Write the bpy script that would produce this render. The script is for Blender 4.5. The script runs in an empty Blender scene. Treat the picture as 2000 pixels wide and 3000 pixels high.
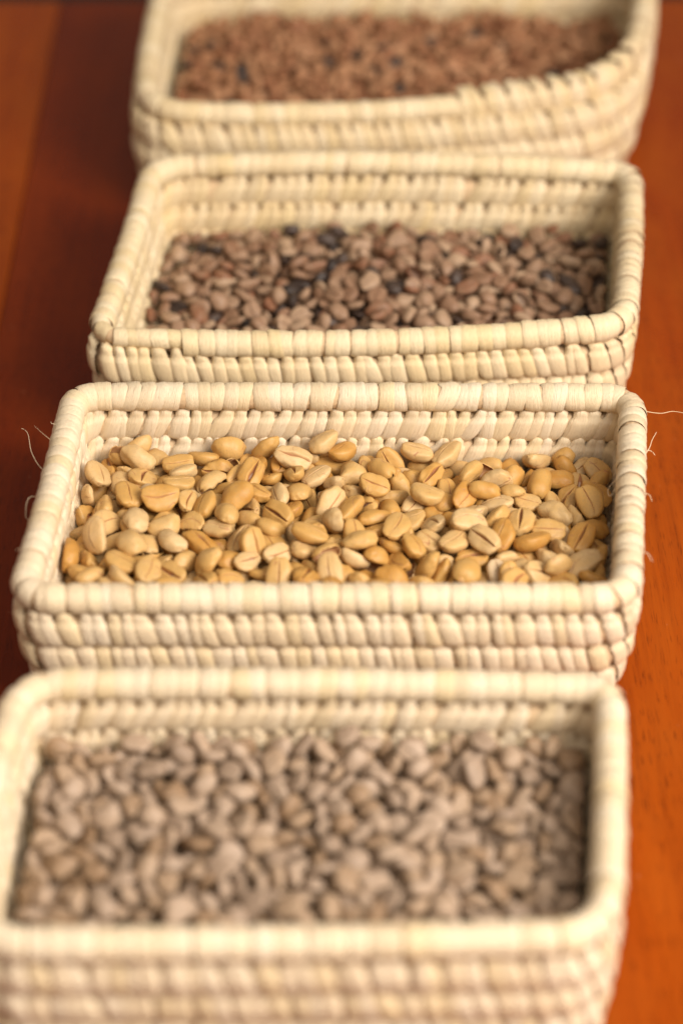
import bpy, bmesh, math, random
import numpy as np
from mathutils import Vector, Matrix, Quaternion, noise

# ------------------------------------------------------------------ camera
R = math.radians
scene = bpy.context.scene
COL = scene.collection
RIM = 0.0475                                  # height of the basket rims above the table (m)
PITCH, YAW, DIST = R(38.0), R(3.0), 0.735
fwd = Vector((-math.sin(YAW)*math.cos(PITCH), math.cos(YAW)*math.cos(PITCH), -math.sin(PITCH)))
cam_d = bpy.data.cameras.new('camera')
cam = bpy.data.objects.new('camera', cam_d); COL.objects.link(cam)
cam.location = Vector((0, 0, RIM)) - fwd*DIST
cam.rotation_euler = (R(90)-PITCH, 0, YAW)
cam_d.sensor_width = 36.0; cam_d.sensor_fit = 'AUTO'; cam_d.lens = 85.0
cam_d.clip_start = 0.01; cam_d.clip_end = 20.0
cam_d.dof.use_dof = True
cam_d.dof.focus_distance = (Vector((0, 0.047, 0.041)) - cam.location).dot(fwd)
cam_d.dof.aperture_fstop = 4.7
cam_d.dof.aperture_blades = 0
scene.camera = cam
scene.view_settings.view_transform = 'Standard'
scene.view_settings.look = 'None'
scene.view_settings.exposure = 0.36
scene.view_settings.gamma = 1.0

# ------------------------------------------------------------------ light
world = bpy.data.worlds.new('World'); scene.world = world; world.use_nodes = True
bg = world.node_tree.nodes['Background']
bg.inputs['Color'].default_value = (1.0, 0.83, 0.68, 1); bg.inputs['Strength'].default_value = 0.23

def area(name, az, el, dist, size, watts, col, target=(0, 0.1, 0.04)):
    """a soft lamp; az: degrees from +x towards +y, el: elevation"""
    l = bpy.data.lights.new(name, 'AREA'); l.shape = 'SQUARE'; l.size = size; l.energy = watts; l.color = col
    o = bpy.data.objects.new(name, l); COL.objects.link(o)
    t = Vector(target)
    d = Vector((math.cos(R(az))*math.cos(R(el)), math.sin(R(az))*math.cos(R(el)), math.sin(R(el))))
    o.location = t + d*dist
    o.rotation_euler = (-d).to_track_quat('-Z', 'Y').to_euler()
    return o
area('window_light', -36, 40, 1.05, 0.55, 14.0, (1.0, 0.925, 0.84), (0, 0.0, 0.04))
area('room_light', -75, 55, 2.0, 1.2, 9.0, (1.0, 0.91, 0.78))
BEANS = {
 'A': dict(cen=[-0.00331, -0.12627], corners=[[-0.08385, -0.08251], [0.07863, -0.0758], [0.07389, -0.16851], [-0.0819, -0.17824]], dim=[4.3, 3.4, 2.8, 1.35], n=300, rows=[
0,-300,-293,380,28,-89,-32,114,115,121,0,-628,-113,332,29,-5,34,104,107,105,0,-537,68,343,20,42,-85,111,116,109,0,404,-104,368,96,2,24,122,115,116,0,-211,-112,352,-30,84,36,107,120,105,
0,-508,-252,339,-12,-22,89,112,102,109,0,560,-109,347,21,96,7,112,108,109,0,-24,-264,377,3,97,11,105,109,105,0,122,-167,384,-55,-79,3,104,104,102,0,138,-57,342,3,8,27,111,119,110,0,404,33,331,-91,12,-3,111,108,98,
0,-116,-14,334,44,-7,11,113,112,124,0,-583,-352,361,-4,-97,-4,121,123,121,0,-634,29,338,13,-5,91,103,105,101,0,689,-77,334,-4,-99,4,115,109,100,0,-119,-243,356,-88,-36,-25,108,105,102,
0,-404,-122,348,30,6,-80,105,103,102,0,-104,296,346,-42,87,11,97,113,100,0,196,-153,362,-86,-7,5,99,95,88,0,452,270,357,-47,-77,0,110,108,108,0,82,-244,357,27,14,72,104,97,105,0,-168,35,367,77,55,21,115,116,113,
0,715,242,323,58,-8,-43,117,117,126,0,-417,62,359,30,2,88,103,97,120,0,360,151,340,-3,9,-31,110,105,117,0,576,-224,335,-93,14,25,104,105,96,0,549,354,342,15,-11,66,100,101,107,0,198,-272,361,-19,61,-59,105,110,104,
0,375,-231,364,-10,8,-82,91,108,93,0,119,321,335,13,56,-65,105,103,100,0,-433,239,363,-20,95,-19,111,116,120,0,639,-129,324,31,-13,-50,103,101,94,0,651,-268,369,54,-79,24,116,130,126,
0,468,393,371,-81,57,-6,105,109,108,0,-573,-230,320,-5,50,-40,107,104,104,0,-491,361,339,98,-11,-2,107,109,109,0,-285,209,334,49,-11,36,98,94,91,0,-545,-129,333,-19,-34,91,94,94,106,
0,276,336,366,-87,26,14,101,108,109,0,-641,175,335,43,26,45,104,103,111,0,-174,276,333,43,53,71,118,108,119,0,300,291,353,37,9,37,103,91,98,0,-707,347,330,3,-1,-4,98,100,111,0,-510,0,319,25,-7,-28,106,99,91,
0,103,57,361,35,13,27,88,96,100,0,717,362,325,-7,-2,-4,101,106,107,0,294,12,381,-22,92,-18,105,96,107,0,-474,-152,329,-19,7,97,103,101,106,0,130,172,351,-27,-1,95,102,115,116,0,232,-45,357,-7,-2,27,104,100,96,
0,-229,1,379,91,-36,3,107,99,110,0,230,-207,358,25,91,12,106,117,99,0,-345,30,349,22,89,31,111,118,106,0,-88,198,330,-79,38,-8,103,98,93,0,-283,-19,350,32,88,-30,115,114,114,0,-500,242,315,18,-39,79,100,101,101,
0,517,-158,351,-6,-91,-5,95,96,101,0,-184,176,344,-6,14,25,102,103,102,0,-341,-173,351,69,-70,-13,84,93,95,0,96,387,374,95,19,21,95,103,113,0,699,-184,338,-39,2,77,110,119,112,0,-65,-152,365,-53,65,-7,99,91,103,
0,-701,-136,308,24,77,53,112,100,108,0,311,-180,383,26,-88,36,103,108,109,0,-699,0,303,-42,32,72,128,133,133,0,-435,-217,347,38,-83,-1,111,106,102,0,484,-293,367,-87,-46,7,118,102,108,
0,-357,309,352,-36,15,-91,103,95,104,0,-337,107,354,-96,15,19,98,95,94,0,460,-168,314,-48,1,-22,113,105,106,0,594,165,312,-79,35,28,112,109,128,0,-50,120,350,-12,69,-46,107,100,108,
0,-344,-94,333,-28,5,-6,106,108,112,0,306,-225,359,79,42,0,111,105,110,0,-370,176,329,-26,13,-82,113,115,117,0,-223,259,341,23,94,16,92,96,88,0,-26,-132,355,-59,47,-33,103,106,106,0,-579,302,317,-58,-5,4,106,98,100,
0,144,22,365,-5,93,-17,95,96,104,0,332,75,348,-92,-25,-14,104,113,110,0,190,82,341,-32,-43,83,94,107,109,0,-539,-53,323,-36,-52,-72,98,96,96,0,-218,-342,368,87,-29,-36,119,115,113,0,532,75,353,90,-36,8,101,97,99,
0,36,350,347,87,-35,-27,104,101,107,0,680,39,344,66,69,19,90,84,102,0,506,317,327,-60,-68,35,112,111,113,0,-192,-62,340,-92,15,19,114,114,108,0,-484,-79,315,75,48,41,108,121,107,0,665,112,331,-94,-4,30,98,103,93,
0,-282,-139,350,-19,-31,-27,99,101,107,0,151,-256,346,6,60,-77,98,94,104,0,602,310,310,6,31,26,101,102,101,0,273,-97,362,-46,32,38,103,103,105,0,-28,353,367,-28,87,-16,102,106,89,0,540,9,314,-43,-32,64,109,118,109,
0,-467,86,369,60,-74,-19,96,85,101,0,-17,79,353,79,49,-1,111,97,106,0,583,-53,338,-34,8,1,98,106,101,0,345,-62,335,4,32,-69,108,102,118,0,21,179,352,10,-30,-77,107,101,101,0,409,407,333,-66,45,49,85,89,98,
0,-228,128,333,3,0,-60,89,92,96,0,55,-117,352,-17,47,82,95,101,103,0,618,407,334,-1,31,25,95,106,112,0,-643,-314,326,-55,-17,24,115,108,107,0,-365,-22,352,-83,-8,-53,102,102,99,0,-203,-190,349,-70,20,-58,102,104,108,
0,-159,-287,342,19,-26,63,101,95,97,0,672,362,303,72,65,-19,119,125,110,0,-668,224,340,-35,-88,15,109,103,107,0,-667,-214,317,35,63,-27,95,92,97,0,-691,-269,304,-47,1,-6,111,102,106,
0,-89,367,333,-38,-31,86,103,120,117,0,-167,-352,374,-10,-87,-7,117,106,100,0,20,-268,330,6,11,84,109,101,102,0,-720,143,330,0,-69,-13,106,107,100,0,237,196,321,79,-18,-35,93,102,103,
0,233,93,329,-9,97,10,99,98,118,0,191,252,343,-41,19,-20,100,99,99,0,712,110,323,-48,-14,-85,95,101,102,0,-418,-12,352,-91,-19,15,99,89,97,0,-610,218,315,46,79,37,101,101,98,0,-33,226,346,-62,70,-26,103,99,91,
0,-345,250,329,-61,-10,46,98,107,104,0,453,-20,341,7,39,87,96,97,94,0,416,182,322,-67,61,39,98,90,97,0,-71,-75,343,-1,6,64,101,96,98,0,271,234,319,8,4,97,93,106,112,0,282,181,331,3,63,-46,93,89,81,
0,-521,196,317,53,-60,29,111,116,105,0,-168,-167,326,58,69,34,101,98,89,0,75,-22,354,-1,34,33,92,93,97,0,163,149,320,3,-21,-60,104,110,109,0,84,113,362,-92,20,-26,99,95,110,0,342,-261,332,71,58,29,101,96,96,
0,501,99,286,19,31,-10,112,103,126,0,583,232,292,-48,-36,16,130,114,125,0,59,61,326,-24,-60,-47,109,103,108,0,664,400,343,44,45,35,105,104,93,0,631,235,332,80,28,37,94,90,96,0,154,392,339,-14,14,96,99,97,96,
0,533,143,335,89,15,7,98,100,101,0,501,-47,330,66,-65,22,92,103,99,0,-584,6,321,72,58,30,96,101,97,0,-309,369,338,81,-36,-33,107,101,116,0,-254,368,328,-34,91,10,95,100,91,0,-64,-224,344,-49,-84,-19,107,104,102,
0,653,-16,334,9,-96,19,87,90,81,0,-275,312,351,24,-89,35,102,112,89,0,-606,70,342,-65,-51,-54,94,86,80,0,463,209,339,43,84,0,98,88,93,0,-696,68,327,-9,-86,40,100,115,107,0,715,168,315,-88,6,35,100,98,86,
0,254,-277,344,-8,-52,-9,95,92,92,0,648,42,309,71,-34,-58,109,112,106,0,668,190,319,-4,-55,-22,114,115,101,0,465,153,324,82,-49,21,98,106,92,0,-128,-90,314,41,37,76,117,113,110,0,-391,-56,352,-15,-60,10,108,99,111,
0,-51,16,323,-38,-51,-42,93,93,98,0,-718,-214,324,-72,-38,-55,78,85,80,0,-88,110,333,-64,-48,47,99,104,110,0,414,301,331,-32,81,45,94,112,98,0,-35,304,324,-20,5,-1,88,94,96,0,-648,99,330,-7,-94,-19,93,105,102,
0,-632,306,295,4,-90,8,111,102,115,0,-354,-257,361,-17,-95,18,103,98,91,0,-401,-267,320,-31,-14,-42,99,96,95,0,414,105,340,78,58,-3,89,93,97,0,-251,-155,336,80,-13,55,94,91,102,0,-236,-222,321,-38,44,12,101,101,105,
0,329,13,350,-52,72,-39,99,102,93,0,-115,38,328,24,-11,30,108,101,94,0,-670,-49,332,9,-31,-90,91,91,80,0,195,10,342,20,96,-8,100,108,98,0,326,251,355,85,33,27,91,82,82,0,25,268,358,43,76,-3,102,96,102,
0,66,189,330,-25,-18,58,97,93,96,0,221,300,346,-4,84,1,95,91,93,0,-410,-338,332,12,1,70,91,95,95,0,346,-125,351,41,-5,-81,93,81,100,0,509,196,312,-65,-72,-14,90,97,104,0,-463,-239,319,97,-4,-18,91,99,101,
0,643,-199,325,12,-82,26,119,112,117,0,-267,42,347,-40,-74,25,103,109,97,0,-389,-194,345,49,-75,-6,98,94,94,0,-504,-369,351,-17,14,58,104,105,118,0,704,52,299,31,84,40,103,108,117,0,-93,-154,333,76,-24,-58,99,101,96,
0,211,-63,326,93,27,13,125,128,113,0,168,-206,339,-22,18,-49,90,84,90,0,11,-185,333,43,-85,21,115,107,110,0,202,392,325,46,67,6,102,96,95,0,287,-124,357,42,72,-44,95,89,92,0,529,266,293,58,-25,74,106,101,97,
0,35,-156,343,-15,29,81,86,87,84,0,717,290,319,-3,56,68,99,103,113,0,-54,-324,354,48,72,35,91,96,100,0,583,-2,324,-74,-55,-30,92,88,100,0,361,223,346,-66,70,-13,82,85,86,0,28,124,323,38,63,43,100,119,106,
0,339,346,333,-5,94,-28,104,112,125,0,621,132,305,-15,54,-58,100,95,87,0,-444,40,315,11,4,73,118,122,118,0,445,-198,314,68,-57,6,101,90,92,0,154,232,319,19,-70,66,113,111,113,0,47,-47,330,38,-58,-54,102,86,97,
0,-546,258,308,91,-6,-39,94,96,96,0,62,268,336,52,70,7,102,101,87,0,-711,-61,305,-67,-69,16,89,84,87,0,-388,369,341,95,-9,25,95,101,99,0,-585,-64,320,69,-19,-12,102,104,113,0,12,8,326,-38,-10,-50,83,88,84,
0,-42,-16,319,3,92,-28,110,113,101,0,-295,-353,362,1,97,-19,117,101,111,0,388,-245,322,67,58,23,111,104,99,0,387,-165,327,-65,49,-6,89,98,99,0,-287,251,324,30,-16,74,94,97,93,0,-205,345,325,51,-50,62,98,92,113,
0,716,-14,303,-40,-62,54,103,95,120,0,425,-113,330,96,8,17,92,92,86,0,-705,344,303,-19,-96,12,98,95,88,0,-186,395,303,37,-61,57,101,108,109,0,-154,127,313,-10,50,27,101,102,99,0,-292,-164,303,-56,-14,65,100,100,108,
0,-713,203,306,-80,51,21,98,99,113,0,605,385,314,2,-88,23,94,106,92,0,137,-328,351,58,70,34,107,97,109,0,-272,-85,308,19,14,-84,113,107,104,0,719,-213,310,-71,9,68,75,78,77,0,-616,-204,323,24,83,14,83,77,80,
0,-645,366,292,79,8,-34,111,106,93,0,-310,154,318,-25,94,-18,90,99,97,0,77,-323,339,28,-33,-89,101,99,103,0,-378,295,327,58,-75,-27,105,100,101,0,-398,200,314,82,-43,-29,96,109,104,
0,-597,-172,311,3,86,32,105,99,95,0,-678,148,310,-70,-9,62,105,102,97,0,-515,311,310,94,12,22,91,90,87,0,-128,168,318,11,69,35,90,89,95,0,-234,-288,330,23,-1,22,112,114,113,0,274,393,334,1,0,-99,102,107,114,
0,288,-51,336,-56,-76,-27,98,94,106,0,-430,370,302,56,-76,27,95,95,93,0,-231,183,316,-49,56,65,92,112,101,0,406,243,307,12,9,30,94,98,92,0,-3,67,292,-43,11,58,115,110,101,0,134,-202,328,-36,-85,27,112,113,110,
0,-98,-294,312,-43,52,-55,97,101,107,0,441,355,319,-47,83,26,104,105,108,0,594,-159,298,-10,-55,30,93,100,105,0,164,305,307,66,7,33,98,99,105,0,286,123,297,32,2,-92,103,101,98,0,286,-311,335,-25,-26,1,101,98,94,
0,-618,-237,300,87,-38,10,92,103,101,0,548,325,278,61,22,-73,100,109,92,0,551,-277,318,-62,-1,-5,86,101,96,0,-234,62,341,11,51,65,85,87,91,0,-698,-314,282,-10,7,-83,98,95,97,0,422,-39,328,-12,-95,19,110,121,116,
0,-524,-192,314,27,-26,-36,93,95,88,0,569,111,302,-8,-29,-74,94,92,95,0,-659,-93,315,-74,-61,-20,102,103,121,0,487,13,306,32,-25,-52,86,86,80,0,501,409,309,-28,-64,-27,98,96,99,0,283,-230,312,62,-75,20,120,112,124,
0,433,58,306,-59,75,4,105,105,93,0,-355,-287,291,11,-2,-85,107,94,104,0,88,259,306,87,18,26,108,111,108,0,-163,-102,291,22,54,-13,91,91,102,0,-431,135,330,-56,3,-78,108,103,97,0,580,46,306,-3,95,22,91,93,110,
0,-457,192,303,60,35,61,102,96,96,0,492,-90,313,43,-82,23,96,102,101,0,60,385,319,-85,37,-29,89,88,92,0,276,39,320,-69,14,-5,101,104,97,0,80,-72,307,53,-21,-75,107,107,100,0,-206,145,295,-74,-32,-37,93,93,88,
0,198,204,282,45,-82,27,98,89,103,0,-24,157,302,-72,9,19,101,115,108,0,370,401,305,-70,-10,69,93,92,90,0,-636,-19,285,-20,65,24,96,101,109,0,-508,88,337,-62,-66,-35,90,87,94,0,143,350,310,-59,74,8,105,106,109,
0,546,-219,302,-34,-89,-13,107,116,109,0,-437,-48,289,-4,-36,78,110,113,100,0,647,-22,293,40,-82,30,107,110,95,0,-696,-176,301,49,-27,-1,91,82,95,0,161,-136,335,-57,-72,6,111,109,100,
0,-366,-136,302,7,8,-34,114,112,120,0,-10,-83,315,-19,-34,55,98,91,87,0,-646,-165,268,24,-25,-52,106,91,107,0,-518,-317,310,36,-28,85,102,97,99,0,-548,359,284,-73,39,-54,98,99,100,0,321,196,311,34,56,43,86,97,92,
0,417,-314,340,4,15,65,93,96,94,0,-151,228,309,64,35,-57,86,99,95,0,-559,154,295,-80,27,-27,96,101,81,0,-99,-351,361,93,5,-22,106,107,99,0,-505,-247,290,-55,-73,39,112,95,103,0,-316,219,287,-56,-61,30,110,105,110,
0,90,326,310,-75,17,42,82,80,85,0,214,255,298,4,94,28,106,109,107,0,535,-142,282,36,28,62,114,115,107,0,-375,95,328,84,-49,-15,100,94,99,0,-318,-307,335,-20,97,7,96,90,79,0,93,-131,332,-45,69,-52,112,111,112,
0,69,-208,338,-71,-51,35,79,83,83,0,348,269,303,1,24,-77,112,110,101,0,20,-358,373,-46,87,-10,93,94,94,0,-93,243,307,-8,96,14,104,96,100,0,-495,32,287,5,-2,-66,107,105,103,0,579,368,285,72,-50,-24,120,124,116,
0,695,-96,291,77,53,-18,112,112,105,0,-134,345,301,81,0,-30,99,110,109,0,231,-143,323,-2,-98,-15,96,99,100,0,288,-173,336,46,-88,-1,93,84,85,0,14,36,285,-32,92,-15,97,96,109,0,-596,129,296,1,14,-50,102,93,106,
0,-300,-42,285,-4,-68,-44,106,98,106,0,-556,106,331,43,-85,-22,80,91,89,0,-43,-292,316,-91,-1,-40,90,89,98,0,93,-250,315,46,-85,12,112,101,99,0,284,303,323,-31,-88,27,90,90,81,0,-427,-296,291,-17,-18,-73,113,106,105,
0,-117,-226,315,-57,-80,-6,112,110,104,0,624,-269,309,-89,25,36,101,96,109,0,-246,115,305,-86,45,21,92,102,103,0,-497,353,285,76,55,31,101,101,88,0,-72,297,282,-41,-77,-15,116,130,113,
0,-449,-150,306,91,34,3,100,116,96,0,-470,-261,251,45,80,35,108,106,103,0,474,144,281,10,-97,10,91,88,100,0,-580,362,276,63,-14,-74,89,88,92,0,347,-195,324,-16,87,17,107,115,113,0,-187,75,320,8,95,16,105,102,110,
0,-710,93,280,67,-72,-8,104,104,111,0,-312,58,315,-93,-34,-8,121,118,114,0,-43,350,308,-19,83,37,88,92,95,0,-214,13,331,81,53,-15,103,104,108,0,-603,270,280,-4,66,-63,99,97,99,0,-319,29,269,91,-36,18,88,102,89,
0,30,338,284,-86,-18,10,95,109,100,0,-291,-237,328,13,22,93,106,98,103,0,-492,-179,280,54,-65,-30,93,106,108,0,530,380,306,42,-26,-80,91,90,88,0,-81,123,281,-98,4,13,100,102,107,0,-630,49,282,39,15,35,96,92,102,
0,-734,311,248,29,64,22,95,85,97,0,491,-46,278,-96,-12,14,84,97,83,0,17,-108,291,-45,53,-50,109,105,124,0,-53,-180,314,79,55,19,96,88,82,0,711,427,299,90,-7,6,111,96,103,0,258,295,283,-88,40,10,105,97,97,
0,580,91,262,-8,20,-93,101,103,103,0,0,386,299,-58,32,23,101,97,114,0,27,-229,298,75,59,22,95,95,91,0,497,286,257,-59,37,-70,117,108,109,0,-203,-153,289,-76,-58,24,114,104,103,0,-176,-249,306,-35,63,4,107,104,91,
0,-451,272,312,-59,75,7,105,104,116,0,617,416,280,-27,80,47,91,82,88,0,-273,347,275,-5,88,43,95,102,106,0,-154,282,278,-83,53,-8,107,106,111,0,-309,306,289,22,-27,-92,108,102,98,0,14,224,319,37,-92,-3,106,110,96,
0,510,-165,253,-78,51,27,98,107,105,0,491,-256,321,-74,-46,-38,99,93,97,0,145,387,277,-13,93,24,104,108,118,0,281,227,285,88,44,12,104,96,110,0,65,29,324,90,17,23,92,82,93,0,735,372,267,12,-53,10,98,97,91,
0,125,70,323,46,76,42,106,100,95,0,234,355,313,-3,91,-38,97,98,105,0,-586,213,276,-9,97,-5,104,110,110,0,-174,186,283,19,48,-79,85,97,88,0,44,-26,289,-92,-32,14,100,97,96,0,-523,-117,298,32,13,-34,91,85,85,
0,-175,31,272,-1,14,88,109,98,105,0,-16,273,287,5,-94,1,118,131,113,0,-125,-168,288,-86,48,11,110,112,111,0,583,-86,299,39,81,4,93,101,92,0,644,351,268,95,-4,-18,85,80,96,0,-671,-93,252,-23,83,38,100,98,83,
0,347,47,289,69,13,12,94,87,89,0,-584,-305,312,-91,18,-25,89,91,84,0,462,207,262,62,-26,-71,110,127,126,0,260,-92,291,6,72,-66,97,110,118,0,471,-110,268,-16,-15,-81,92,85,91,0,37,294,298,-93,19,26,99,106,96,
0,482,20,271,-88,42,-5,107,97,105,0,486,348,265,41,22,-47,97,88,93,0,-14,-248,288,6,-71,14,93,102,99,0,421,390,270,6,16,40,115,109,103,0,-375,68,285,-25,-86,33,99,101,105,0,-710,-222,264,3,-50,39,79,87,91,
0,646,250,287,-85,-38,-34,86,96,96,0,465,287,283,-55,-48,27,105,107,105,0,374,-72,248,86,-44,15,118,112,108,0,-372,-1,286,-62,44,40,92,92,94,0,-339,-80,279,85,-37,-4,105,95,99,0,-253,21,275,-19,31,-90,103,106,104,
0,-391,-202,291,63,-69,-26,108,108,115,0,-397,321,277,19,-94,16,108,125,118,0,-494,-310,259,-88,6,-31,110,109,120,0,-271,220,282,48,75,3,89,92,100,0,-541,-98,275,-78,-52,-29,104,97,112,
0,261,-50,291,-70,-62,-21,99,110,98,0,187,4,286,-6,23,93,105,100,100,0,465,-279,312,56,2,-32,93,88,90,0,83,66,241,-33,-93,-2,96,101,101,0,-596,-102,291,80,-50,21,91,92,96,0,-722,185,251,51,73,-7,94,95,84,
0,594,-39,253,27,50,-51,99,98,98,0,423,-234,284,73,-49,44,99,92,96,0,120,7,315,93,-25,12,94,97,97,0,708,316,249,-64,8,-1,110,109,108,0,79,382,282,-90,19,-34,100,101,103,0,713,198,271,94,-8,-25,109,120,112,
0,95,59,280,94,24,-2,96,93,88,0,-354,-218,315,86,44,8,86,88,98,0,715,262,277,-95,15,21,106,107,104,0,403,136,282,-19,57,-76,92,88,97,0,254,232,243,-84,-49,5,101,99,109,0,26,135,256,13,-6,-36,94,96,95,
0,586,155,247,-3,98,-12,121,111,127,0,-352,362,304,-85,-49,10,102,114,117,0,-271,-131,243,-64,-49,27,94,91,91,0,-106,379,288,26,90,33,93,94,88,0,219,-275,286,-88,-44,-6,110,115,116,
0,-28,-49,275,61,74,17,113,121,124,0,78,-62,247,-22,-95,8,111,109,121,0,-114,-23,287,-64,75,3,105,105,111,0,611,302,251,-42,-3,-12,112,108,114,0,635,68,274,-69,-59,-3,98,91,84,0,-501,-23,274,93,-13,-17,98,94,93,
0,501,-203,279,-26,-93,1,95,101,100,0,-220,299,295,-37,-31,-83,86,95,90,0,319,224,258,93,-7,33,92,91,93,0,-555,-145,261,61,18,-42,89,95,100,0,696,-167,272,12,-27,-82,100,102,121,0,390,-192,266,60,44,-15,95,104,100,
0,-483,131,308,-9,-30,94,104,106,107,0,341,119,310,92,-24,27,102,90,97,0,197,-140,267,-10,15,-73,116,132,124,0,424,-127,250,-93,25,-21,106,100,106,0,378,314,288,-88,-43,-4,104,103,109,
0,466,-195,246,85,-16,-35,91,94,92,0,-72,60,288,-48,36,10,85,84,88,0,-610,-122,236,28,2,95,93,92,103,0,-366,-44,290,15,-32,-92,92,94,92,0,-14,-118,242,35,40,78,86,91,97,0,-124,322,235,31,-2,14,99,96,94,
0,-69,-93,300,-32,25,-56,105,102,102,0,615,212,263,36,56,-67,91,90,96,0,554,-55,290,-45,-12,73,101,99,101,0,-50,208,278,25,-95,5,104,94,99,0,-278,-191,275,3,78,-10,100,107,110,0,182,-243,312,94,1,29,91,93,99,
0,-472,247,242,-94,-32,0,99,104,106,0,-384,-181,226,0,3,-69,98,104,100,0,366,152,264,-25,87,-21,74,79,71,0,511,204,249,-58,-54,21,98,107,111,0,229,92,252,-18,59,61,104,104,104,0,632,-149,275,0,15,-67,91,93,83,
0,219,406,266,88,-10,13,103,100,87,0,704,-247,280,-55,-68,41,114,113,107,0,-279,160,270,-12,13,93,91,81,93,0,481,-109,238,-75,64,-4,94,89,90,0,383,-31,273,22,-72,64,86,87,94,0,528,44,245,-41,-20,88,98,99,97,
0,-217,247,302,-7,-98,14,86,98,99,0,707,64,242,88,26,15,92,98,90,0,146,-299,298,7,-17,-36,116,109,96,0,275,11,318,-3,-81,56,89,82,84,0,291,-156,279,-10,-59,72,100,105,103,0,85,294,245,23,30,-74,104,101,102,
0,-706,-110,247,11,-45,65,106,95,108,0,-629,-353,320,69,65,17,97,91,103,0,-190,-45,292,-92,34,16,116,109,99,0,-561,-204,278,-43,89,0,90,82,82,0,-599,-186,240,39,30,51,88,92,109,0,-48,-178,273,58,-78,-18,118,108,94,
0,698,104,278,-64,66,37,107,97,100,0,389,13,288,87,-27,7,89,86,96,0,334,-19,313,71,68,6,94,104,97,0,-274,289,282,57,-75,31,109,107,109,0,85,166,310,49,-82,27,110,103,106,0,-672,-40,278,30,71,62,91,96,90,
0,584,403,238,-92,-36,-1,96,95,90,0,448,-56,240,-4,91,-37,91,88,93,0,-694,357,252,-69,-53,46,91,97,93,0,380,210,243,-7,98,-10,111,111,109,0,150,94,246,40,-89,15,101,114,118,0,-494,39,260,32,93,6,101,105,95,
0,-24,121,292,65,40,9,85,78,88,0,0,-51,235,-30,94,-8,94,96,81,0,-458,-178,225,-4,5,-31,89,91,86,0,88,-177,282,71,50,1,103,97,109,0,442,96,275,98,-5,5,101,97,92,0,-216,339,238,75,65,3,92,93,88,
0,295,176,264,18,82,-52,117,117,112,0,-449,363,244,-12,-14,-95,99,100,104,0,645,101,242,95,-27,-3,106,101,106,0,-249,392,244,73,-4,5,97,91,95,0,-176,-71,246,14,-97,13,109,107,121,0,-529,-203,229,0,6,98,101,110,117,
0,2,76,243,-91,38,-4,112,110,107,0,-377,246,269,-4,1,91,98,101,102,0,28,201,277,12,-98,-5,97,97,105,0,182,151,267,-1,-53,81,114,110,105,0,240,-198,290,-77,-36,44,99,90,100,0,-325,367,246,-29,-90,-21,96,95,102,
0,-346,76,239,-90,41,-3,96,93,94,0,654,-115,241,-23,-41,65,102,98,96,0,-633,348,240,95,28,-2,105,111,99,0,-222,-191,243,19,90,35,101,97,107,0,620,-226,284,-91,35,16,91,89,94,0,311,306,281,-70,42,-26,96,79,90,
0,107,7,255,10,-36,-88,99,103,105,0,52,-168,279,35,-58,-71,99,86,84,0,328,-17,259,-27,-85,-41,107,105,110,0,358,180,298,59,59,39,86,93,85,0,-677,-3,234,8,-21,54,94,97,98,0,332,-167,235,-55,-82,6,81,85,80,
0,-53,77,237,0,-36,42,85,95,86,0,114,224,233,94,-28,-4,81,73,74,0,654,403,239,31,-6,-81,102,98,100,0,-196,344,272,-33,-93,-3,92,92,88,0,381,403,242,84,-32,1,94,88,95,0,-649,-331,259,-15,53,-44,98,104,96,
0,-445,-192,263,10,29,42,98,96,96,0,548,-99,228,6,2,60,106,104,110,0,-704,-191,247,51,74,37,118,110,107,0,-580,-26,272,17,80,-37,100,99,101,0,-664,60,244,17,-48,-82,102,106,97,0,-130,-266,251,-18,-15,-30,110,103,117,
0,694,407,236,63,76,0,87,81,84,0,-705,231,272,-4,-94,-31,98,95,95,0,-492,208,253,51,-11,-50,78,82,95,0,229,347,268,-94,-26,14,86,83,95,0,-599,144,249,-17,-53,60,107,105,102,0,-544,262,250,-83,-25,-3,99,96,101,
0,3,-201,227,-2,-5,99,116,99,103,0,50,-137,245,-56,81,12,103,102,110,0,-630,-57,227,-2,-6,79,94,99,104,0,-647,-177,236,72,67,9,92,94,85,0,-563,-70,239,63,-76,-5,90,94,94,0,-550,9,243,34,93,4,98,100,108,
0,-488,141,280,49,80,30,96,96,87,0,-129,-126,248,-70,48,-29,94,94,98,0,324,-144,286,-7,79,41,98,99,89,0,-532,97,283,93,19,-8,95,91,100,0,-497,-116,249,84,-14,35,103,89,97,0,691,-189,239,-96,-25,-4,94,97,95,
0,697,-108,242,-65,75,-3,102,97,106,0,161,-36,267,-33,89,-5,97,100,96,0,-543,-295,284,85,-50,-6,93,92,92,0,399,216,282,67,73,1,97,93,83,0,-326,300,229,10,1,-10,110,113,110,0,544,96,241,-37,-92,4,95,97,102,
0,-567,26,286,-96,6,-24,95,96,111,0,427,-78,278,-20,13,57,93,98,99,0,223,293,239,7,32,24,101,97,93,0,164,324,249,-4,-17,93,87,88,90,0,661,-50,238,41,-10,10,96,87,91,0,459,69,243,94,30,0,100,96,108,
0,679,141,262,-17,-93,-15,99,87,88,0,-314,-78,237,-79,-58,8,110,106,87,0,127,225,259,-30,4,-31,122,122,98,0,86,132,249,7,92,-32,94,100,98,0,95,339,236,2,-35,92,94,95,96,0,11,381,248,93,25,7,112,110,108,
0,-189,-363,307,-22,6,25,88,91,81,0,462,-347,314,-16,-19,-2,110,123,100,0,590,-331,317,50,26,76,122,116,110,0,-116,58,287,71,-19,-21,104,99,109,0,6,-333,314,-53,-4,43,98,92,101,0,-1,-183,288,-66,-63,17,90,93,84,
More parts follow.
